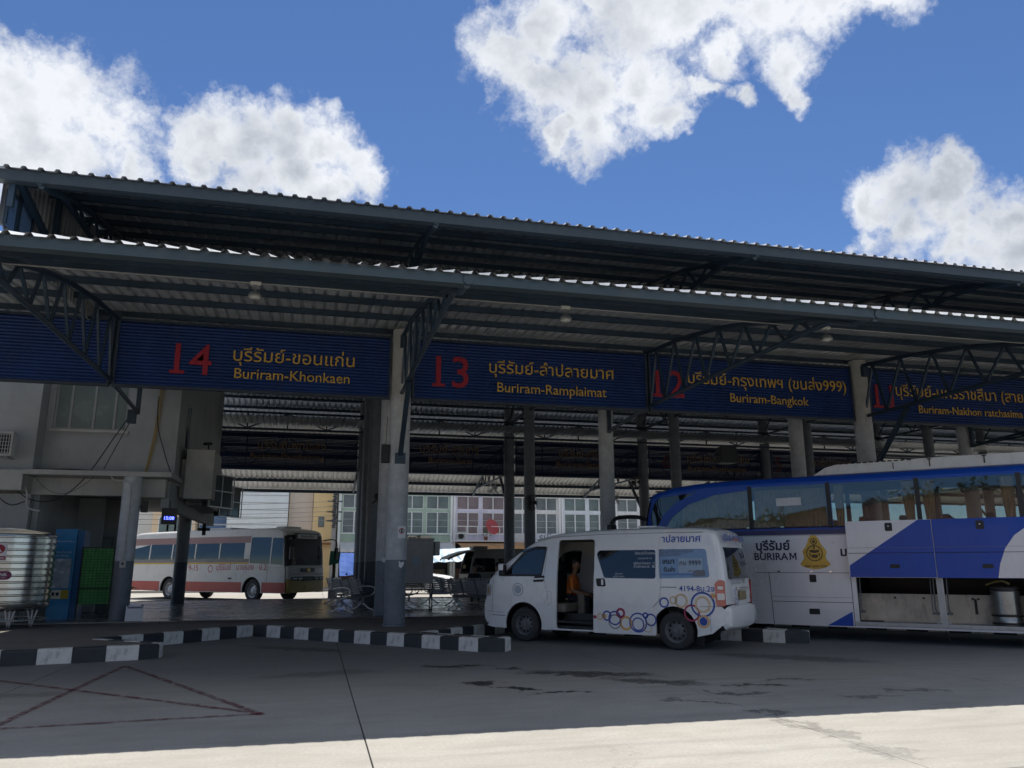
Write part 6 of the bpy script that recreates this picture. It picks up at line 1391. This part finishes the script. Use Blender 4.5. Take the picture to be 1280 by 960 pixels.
mb.build('leaves', mat('leaf_green', (.06,.12,.03), .6, 0, .3, 9), pt, kind='stuff')
# buildings at the left of the street
def block(name, x0, x1, y, H, colour, nm, label, fn=None):
    t = thing(name, label, 'building', ((x0+x1)/2, y, 0)); w = (x1-x0)/2; m = mat('block_'+nm, colour, .8, 0, .07, .8, dirt=.12)
    MB().box(-w, w, 0, 8, 0, H).build('wall', m, t); MB().box(-w-.06, w+.06, -.06, 8.06, H+.002, H+.14).build('parapet', m, t)
    if fn: fn(t, w)
    return t
def lines(t, w):
    for i in range(22): MB().box(-w, w, -.03, -.001, .3+.5*i, .34+.5*i).build('cladding_rib', mat('rib_grey', (.45,.48,.47), .6, 0, 0), t)
block('white_shed', -5.9, -1.95, 57, 11.5, (.82,.86,.84), 'mint_white', 'pale white clad building above the front of the red and white bus', lines)
block('beige_building', -1.9, -.3, 57.5, 11, (.68,.58,.48), 'beige', 'narrow beige building left of the yellow one')
def yel(t, w):
    for z in (4.2, 7.2): f = MB().box(-.3,.1,-.03,.0,z,z+.7).build('window', MATS['grey_strut'], t); MB().box(-.26,.06,-.035,-.031,z+.05,z+.65).build('pane', SG[0], f)
    MB().box(-w, w, -.4, -.001, 3.0, 3.12).build('ledge', mat('brown_ledge', (.25,.10,.05), .7), t)
block('yellow_building', -.26, 1.1, 57, 11, (.88,.64,.32), 'yellow', 'yellow-orange building between the red and white bus and the green shop-house', yel)
def rows(t, w):
    for z in (3.6, 6.4):
        for i in range(4): x = -w+.4+i*(2*w-.8)/4; f = MB().box(x, x+.7, -.03, 0, z, z+1.2).build('window', FRM, t); MB().box(x+.05, x+.65, -.035, -.031, z+.05, z+1.15).build('pane', SG[2], f)
block('cream_building', -10.6, -7.9, 57, 9, (.82,.64,.42), 'cream', 'cream-orange building seen between the bus roof and the office', rows)
def glz(t, w):
    for i in range(9): MB().box(-w+.05, w-.05, -.03, 0, .4+1.0*i, 1.3+1.0*i).build('glass_panel', mat('blue_glass_panel', (.16,.25,.42), .1, .2, .2, 1), t)
block('glass_building', -7.8, -6.0, 58, 9.5, (.60,.64,.68), 'pale_blue', 'narrow building with blue glass panels behind the bus', glz)
block('white_building', -20, -10.7, 58, 8, (.70,.70,.66), 'white', 'low white building at the far left of the street', rows)
# utility pole with crossing wires
up = thing('utility_pole', 'concrete utility pole hung with cables beside the yellow building', 'pole', (1.15, 54.4, .14)); MB().lathe([(.17,0),(.12,9.5)], None, 12).build('pole_shaft', mat('pole_concrete', (.30,.29,.27), .85), up)
for z in (4.3,4.9,5.6,6.3): MB().box(-.5,.5,-.06,.06,z,z+.09).build('crossarm', MATS['grey_strut'], up)
for i in range(8): MB().lathe([(.05,0),(.07,.06),(.03,.14)], T(-.42+.12*i,0,6.4), 8).build('insulator', WPR, up)
mb = MB()
for i in range(30): mb.box(-.12,.12,-.2,-.1,3.9+.12*i,3.96+.12*i, M=RZ(random.uniform(-.4,.4)))
mb.build('cable_clutter', BLK, up, kind='stuff')
for i, z in enumerate((4.4,4.7,5.0,5.3,5.65,6.4)):
    pts = [(-24+2.5*j, 54.2+.02*i, z+.14+.0045*((-24+2.5*j+11)**2-150)*.6) for j in range(11)]
    tag(MB().tube([p for p in pts]+[(1.15,54.25,z+.14)], .014, 4).build('overhead_wire', CAB), 'overhead wire left of the utility pole, number %s up from the lowest' % ('one','two','three','four','five','six')[i], 'wire', 'wires strung along the street')
# stall goods, blue stool, roadside post
stl = thing('food_stall', 'small street stall with hanging orange and red goods under the teal canopy', 'stall', (10.9, 50.2, 0)); MB().box(-1.1,1.1,-.3,.3,.75,.82).build('counter', mat('stall_wood', (.18,.1,.05), .7, 0, .2, 4), stl)
for x in (-1.05,1.05):
    for y in (-.27,.27): MB().bar((x,y,0),(x,y,2.0),.04).build('stall_post', MATS['stall_wood'], stl)
MB().bar((-1.05,-.27,1.95),(1.05,-.27,1.95),.03).build('hanging_rail', MATS['stall_wood'], stl)
gm = [mat('goods_orange', (.45,.16,.05), .6), mat('goods_red', (.35,.05,.04), .6), mat('goods_brown', (.2,.1,.06), .6), mat('goods_pink', (.5,.25,.25), .6)]
for i in range(14):
    x = -1+.15*i; z = 1.9-random.uniform(.35,.6); MB().lathe([(0,0),(.06,.03),(.07,.2),(.02,.34)], T(x,-.27,z), 8).build('hanging_bag', gm[i % 4], stl)
for i in range(7): MB().box(-1+.29*i,-.8+.29*i,-.2,.1,.821,.821+random.uniform(.1,.3), bev=.02).build('goods_box', gm[(i*3) % 4], stl)
MB().box(-.35,.1,-.35,-.32,1.2,1.75).build('hanging_banner', gm[1], stl)
bs = thing('plastic_basket', 'bright blue plastic basket beside the stall, behind the waiting seats', 'basket', (8.0, 38.2, 0)); MB().lathe([(.2,0),(.27,.42),(.29,.44),(.25,.42),(.19,.03)], None, 16).build('basket_body', mat('plastic_blue', (.03,.09,.45), .4), bs); MB().lathe([(.285,.40),(.30,.42),(.285,.44)], None, 16).build('rim', MATS['plastic_blue'], bs)
rp = thing('roadside_post', 'wooden post on a white concrete foot beside the front of the red and white bus', 'post', (.95, 41.0, 0)); MB().box(-.22,.22,-.2,.2,0,.42, bev=.03).build('foot', mat('foot_white', (.5,.5,.48), .8), rp); MB().box(-.06,.06,-.06,.06,.42,2.3).build('post_shaft', mat('post_dark_wood', (.06,.04,.03), .8), rp); MB().prism([(-.25,1.6),(.25,1.7),(.3,2.25),(-.2,2.3)], lambda u, v, d: (u, d, v), -.1, -.08).build('cloth', mat('cloth_green', (.05,.2,.15), .8), rp)
pl_ = thing('spiky_plant', 'small spiky plant behind the platform, left of the rear wheel of the bus', 'plant', (-8.0, 38.8, 0)); mb = MB()
for i in range(22):
    a = 2*pi*i/22+random.uniform(-.1,.1); l = random.uniform(.4,.6); mb.add([(.02,0,.4),(l*.5*cos(a),l*.5*sin(a),.7),(l*cos(a),l*sin(a),.55),(l*.5*cos(a)+.03,l*.5*sin(a)+.03,.66)], [(0,1,2,3)])
mb.build('leaves', mat('leaf_dark', (.02,.045,.02), .6, 0, .2, 9), pl_, kind='stuff'); MB().lathe([(.03,0),(.03,.42)], None, 8).build('stem', MATS['stall_wood'], pl_)

# ------------------------------------------------------------------ across the apron, behind the viewer (mirrored in the coach and van windows)
def far_block(x0, x1, H, colour, nm, label, y=-26):
    t = thing('roadside_building', label, 'building', ((x0+x1)/2, y, 0), pi); w = (x1-x0)/2; m = mat('far_'+nm, colour, .8, 0, .1, .8, dirt=.15)
    MB().box(-w, w, 0, 8, 0, H).build('wall', m, t); MB().box(-w-.1, w+.1, -1.2, 8.1, H+.002, H+.2).build('roof_slab', mat('far_roof', (.08,.075,.07), .8), t)
    n = int(w)
    for i in range(n):
        x = -w+.5+i*2; f = MB().box(x, x+1.1, -.06, -.001, 1.2, 2.6).build('window', FRM, t); MB().box(x+.06, x+1.04, -.07, -.061, 1.26, 2.54).build('pane', SG[0], f)
far_block(-60, -27, 9.0, (.58,.34,.28), 'pink', 'long two-storey pink building across the apron, reflected in the coach windows')
far_block(-100, -61, 8.5, (.62,.62,.58), 'white', 'white building across the apron, further left than the pink one', -18)
far_block(-26, -6, 6.0, (.62,.60,.55), 'cream', 'cream building across the apron right of the pink one')
far_block(-5, 22, 5.0, (.55,.50,.42), 'sand', 'sand-coloured building across the apron, behind the viewer')
def tree(x, y, h, r_, label):
    t = thing('broadleaf_tree', label, 'tree', (x, y, 0), 0, 'trees across the apron'); random.seed(int(x*10+200))
    TB = mat('bark_brown', (.10,.07,.05), .9, 0, .25, 4); MB().tube([(0,0,0),(.1,0,h*.3),(0,.1,h*.6)], [.28,.22,.14], 8).build('trunk', TB, t)
    for i in range(5): a = 2*pi*i/5; MB().tube([(0,0,h*.4),(r_*.4*cos(a),r_*.4*sin(a),h*.6),(r_*.7*cos(a),r_*.7*sin(a),h*.75)], [.12,.08,.04], 6).build('limb', TB, t)
    mb = MB()
    cl = [(random.gauss(0,r_*.45), random.gauss(0,r_*.45), h*.72+random.gauss(0,h*.11)) for _ in range(26)]
    for c in cl:
        for _ in range(45):
            p = Vector(c)+Vector((random.gauss(0,.9),random.gauss(0,.9),random.gauss(0,.65))); a = Vector((random.uniform(-1,1),random.uniform(-1,1),random.uniform(-.6,.6))).normalized()*.32; b = a.cross(Vector((random.uniform(-1,1),random.uniform(-1,1),random.uniform(-1,1)))).normalized()*.2
            mb.add([p-a, p+b, p+a, p-b], [(0,1,2,3)])
    mb.build('crown', mat('tree_leaf', (.05,.085,.03), .6, 0, .35, 1.5), t, kind='stuff')
for i, (x, y) in enumerate(((-118,-16),(-106,-22),(-95,-27),(-84,-28),(-74,-31),(-64,-38),(-54,-38),(-45,-37),(-36,-39),(-27,-38),(-17,-37))): tree(x, y, 9+(i*37 % 5)*.7, 5.0, 'broad-leaved tree behind the roadside buildings, %s from the left' % ('first','second','third','fourth','fifth','sixth','seventh','eighth','ninth','tenth','eleventh')[i])

# ------------------------------------------------------------------ people (one skinned surface each; parts of the skin take cloth colours)
SKIN = mat('skin_brown', (.28,.15,.09), .55, 0, .08, 6); HAIR = mat('black_hair', (.01,.009,.008), .6, 0, .2, 20)
def person(loc, rz, label, shirt, trousers, pose, hairlen=.02):
    """pose: dict of joint positions in metres (x right, y forward, z up), seat/foot level at z = 0"""
    t = thing('person', label, 'person', loc, rz)
    J = pose; bm = bmesh.new(); sk = bm.verts.layers.skin.verify(); V = {}; R_ = {}
    def v(n, p, r): V[n] = bm.verts.new(p); V[n][sk].radius = (r, r*.9) if not isinstance(r, tuple) else r; R_[n] = p
    rad = dict(pelvis=(.155,.12), waist=(.135,.105), chest=(.16,.115), neck0=.065, neck=.055, head0=.075, head1=.098, head2=.095, head3=.06)
    order = ['pelvis','waist','chest','neck0','neck','head0','head1','head2','head3']
    for n in order: v(n, J[n], rad[n])
    for a, b in zip(order, order[1:]): bm.edges.new((V[a], V[b]))
    v('nose', tuple(Vector(J['head1'])+Vector(J['face'])*.115), .018); bm.edges.new((V['head1'], V['nose']))
    for s_ in 'LR':
        for a, b, r in (('chest','sh',.062),('sh','el',.045),('el','wr',.03),('pelvis','hip',.085),('hip','kn',.062),('kn','an',.042),('an','toe',.032)):
            n = b+s_; v(n, J[n], r); bm.edges.new((V[a if a in ('chest','pelvis') else a+s_], V[n]))
        w = Vector(J['wr'+s_]); d = (w-Vector(J['el'+s_])).normalized(); side = d.cross(Vector((0,0,1))); side = side.normalized() if side.length > .1 else Vector((1,0,0)); up_ = side.cross(d)
        pal = w+d*.06; v('palm'+s_, pal, (.036,.02)); bm.edges.new((V['wr'+s_], V['palm'+s_]))
        for i, (o_, l) in enumerate(((-.03,.065),(-.010,.078),(.010,.072),(.03,.058))):
            p1 = pal+d*.035+side*o_; p2 = p1+d*l*.5-up_*.008; p3 = p2+d*l*.4-up_*.025
            for k_, p in enumerate((p1, p2, p3)): v('f%s%d%d' % (s_, i, k_), p, .009); bm.edges.new((V['palm'+s_] if k_ == 0 else V['f%s%d%d' % (s_, i, k_-1)], V['f%s%d%d' % (s_, i, k_)]))
        p1 = w+d*.03-side*.035; p2 = p1+d*.035-side*.02; v('t%s1' % s_, p1, .011); v('t%s2' % s_, p2, .009); bm.edges.new((V['palm'+s_], V['t%s1' % s_])); bm.edges.new((V['t%s1' % s_], V['t%s2' % s_]))
    V['pelvis'][sk].use_root = True
    me = bpy.data.meshes.new('body'); bm.to_mesh(me); bm.free(); o = bpy.data.objects.new('body', me); COL.objects.link(o)
    m = o.modifiers.new('s', 'SKIN'); m.use_smooth_shade = True; m2 = o.modifiers.new('u', 'SUBSURF'); m2.levels = m2.render_levels = 1
    dg = bpy.context.evaluated_depsgraph_get(); me2 = bpy.data.meshes.new_from_object(o.evaluated_get(dg)); bpy.data.objects.remove(o)
    for q in (shirt, trousers, SKIN, BLK): me2.materials.append(q)
    def seg(p, a, b): a = Vector(a); b = Vector(b); ab = b-a; t_ = max(0, min(1, (p-a).dot(ab)/max(ab.length_squared, 1e-6))); return (p-(a+ab*t_)).length
    segs = [('pelvis','waist',0),('waist','chest',0),('chest','neck0',0),('neck0','neck',2),('neck','head0',2),('head0','head3',2)]
    for s_ in 'LR': 
        mid = tuple(Vector(J['sh'+s_]).lerp(Vector(J['el'+s_]), .8)); R_['m'+s_] = mid
        segs += [('chest','sh'+s_,0),('sh'+s_,'m'+s_,0),('m'+s_,'el'+s_,2),('el'+s_,'wr'+s_,2),('wr'+s_,'palm'+s_,2),('palm'+s_,'f%s12' % s_,2),('pelvis','hip'+s_,1),('hip'+s_,'kn'+s_,1),('kn'+s_,'an'+s_,1),('an'+s_,'toe'+s_,3)]
    for f in me2.polygons:
        c = f.center; f.material_index = min(segs, key=lambda q: seg(c, R_[q[0]], R_[q[1]]))[2]; f.use_smooth = True
    b = link(me2, 'body', t)
    h = Vector(J['head2']); fc = Vector(J['face']); hb = MB(); n1, n2 = 14, 10; vs = []
    for i in range(n2+1):
        th = pi*.60*i/n2
        for k_ in range(n1): a = 2*pi*k_/n1; dd = Vector((sin(th)*cos(a), sin(th)*sin(a), cos(th))); rr = .108 if dd.dot(fc) < .45 else .094; vs.append(h+Vector((0,0,.005))-fc*.012+Vector((dd.x*rr*.92, dd.y*rr, dd.z*rr)))
    hb.add(vs, [(i*n1+k_, i*n1+(k_+1) % n1, (i+1)*n1+(k_+1) % n1, (i+1)*n1+k_) for i in range(n2) for k_ in range(n1)], smooth=True); hb.build('hair', HAIR, t)
    hd = Vector(J['head1']); sd_ = fc.cross(Vector((0,0,1))).normalized()
    for s_ in (-1, 1):
        MB().lathe([(0,-.01),(.010,-.004),(.010,.004),(0,.01)], Matrix.Translation(hd+fc*.088+sd_*.033*s_+Vector((0,0,.025))), 8).build('eye', BLK, t); MB().box(-.008,.008,-.018,.018,-.03,.03, M=Matrix.Translation(hd+sd_*.095*s_), bev=.006).build('ear', SKIN, t)
    MB().box(-.022,.022,-.006,.006,-.005,.005, M=Matrix.Translation(hd+fc*.097-Vector((0,0,.045))) @ fc.to_track_quat('Y','Z').to_matrix().to_4x4()).build('mouth', mat('lips', (.25,.09,.07), .5), t)
    return t
def sitting(lean=.0, sx=0, turn=0, handz=.52, seat=.44):
    z = seat; f = Vector((sin(turn), cos(turn), 0)); L = lean
    J = dict(pelvis=(0,0,z+.10), waist=(sx*.3,L*.4,z+.27), chest=(sx*.7,L*.8,z+.47), neck0=(sx,L,z+.60), neck=(sx,L*1.05+.01,z+.67), head0=(sx,L*1.1+.03,z+.74), head1=(sx,L*1.15+.03,z+.81), head2=(sx,L*1.15+.02,z+.87), head3=(sx,L*1.15+.02,z+.93), face=tuple(f))
    for s_, m in (('L',-1),('R',1)):
        J['sh'+s_] = (sx*.8+m*.19,L*.9,z+.55); J['el'+s_] = (m*.25,L*.8+.05,z+.27); J['wr'+s_] = (m*.14,L+.28,handz)
        J['hip'+s_] = (m*.10,.05,z+.09); J['kn'+s_] = (m*.12,.46,z+.10); J['an'+s_] = (m*.12,.44,.08); J['toe'+s_] = (m*.13,.58,.035)
    return J
DKC = mat('dark_navy_cloth', (.012,.014,.025), .85, 0, .2, 8); DKT = mat('dark_trousers', (.02,.02,.022), .85, 0, .2, 8); GRC = mat('charcoal_cloth', (.03,.028,.03), .85, 0, .2, 8)
person((5.55, 28.15, PZ+.03), radians(165-180+0), 'person in dark clothes sitting on the waiting seats, in front of the stall', DKC, DKT, sitting(.02))
person((6.35, 28.0, PZ+.03), radians(-20), 'second person in dark clothes sitting further right, next to the nose of the minivan', GRC, DKT, sitting(.05, turn=.5))
RV = RZ(radians(134)); pv = Vector((5.11,17.69,0))+RV @ Vector((-.72,.15,.36))
person(tuple(pv), radians(134+100), 'person in an orange shirt sitting inside the open side door of the minivan', mat('orange_shirt', (.60,.16,.03), .8, 0, .12, 8), DKC, sitting(.12, .03, .3, .62, .42))
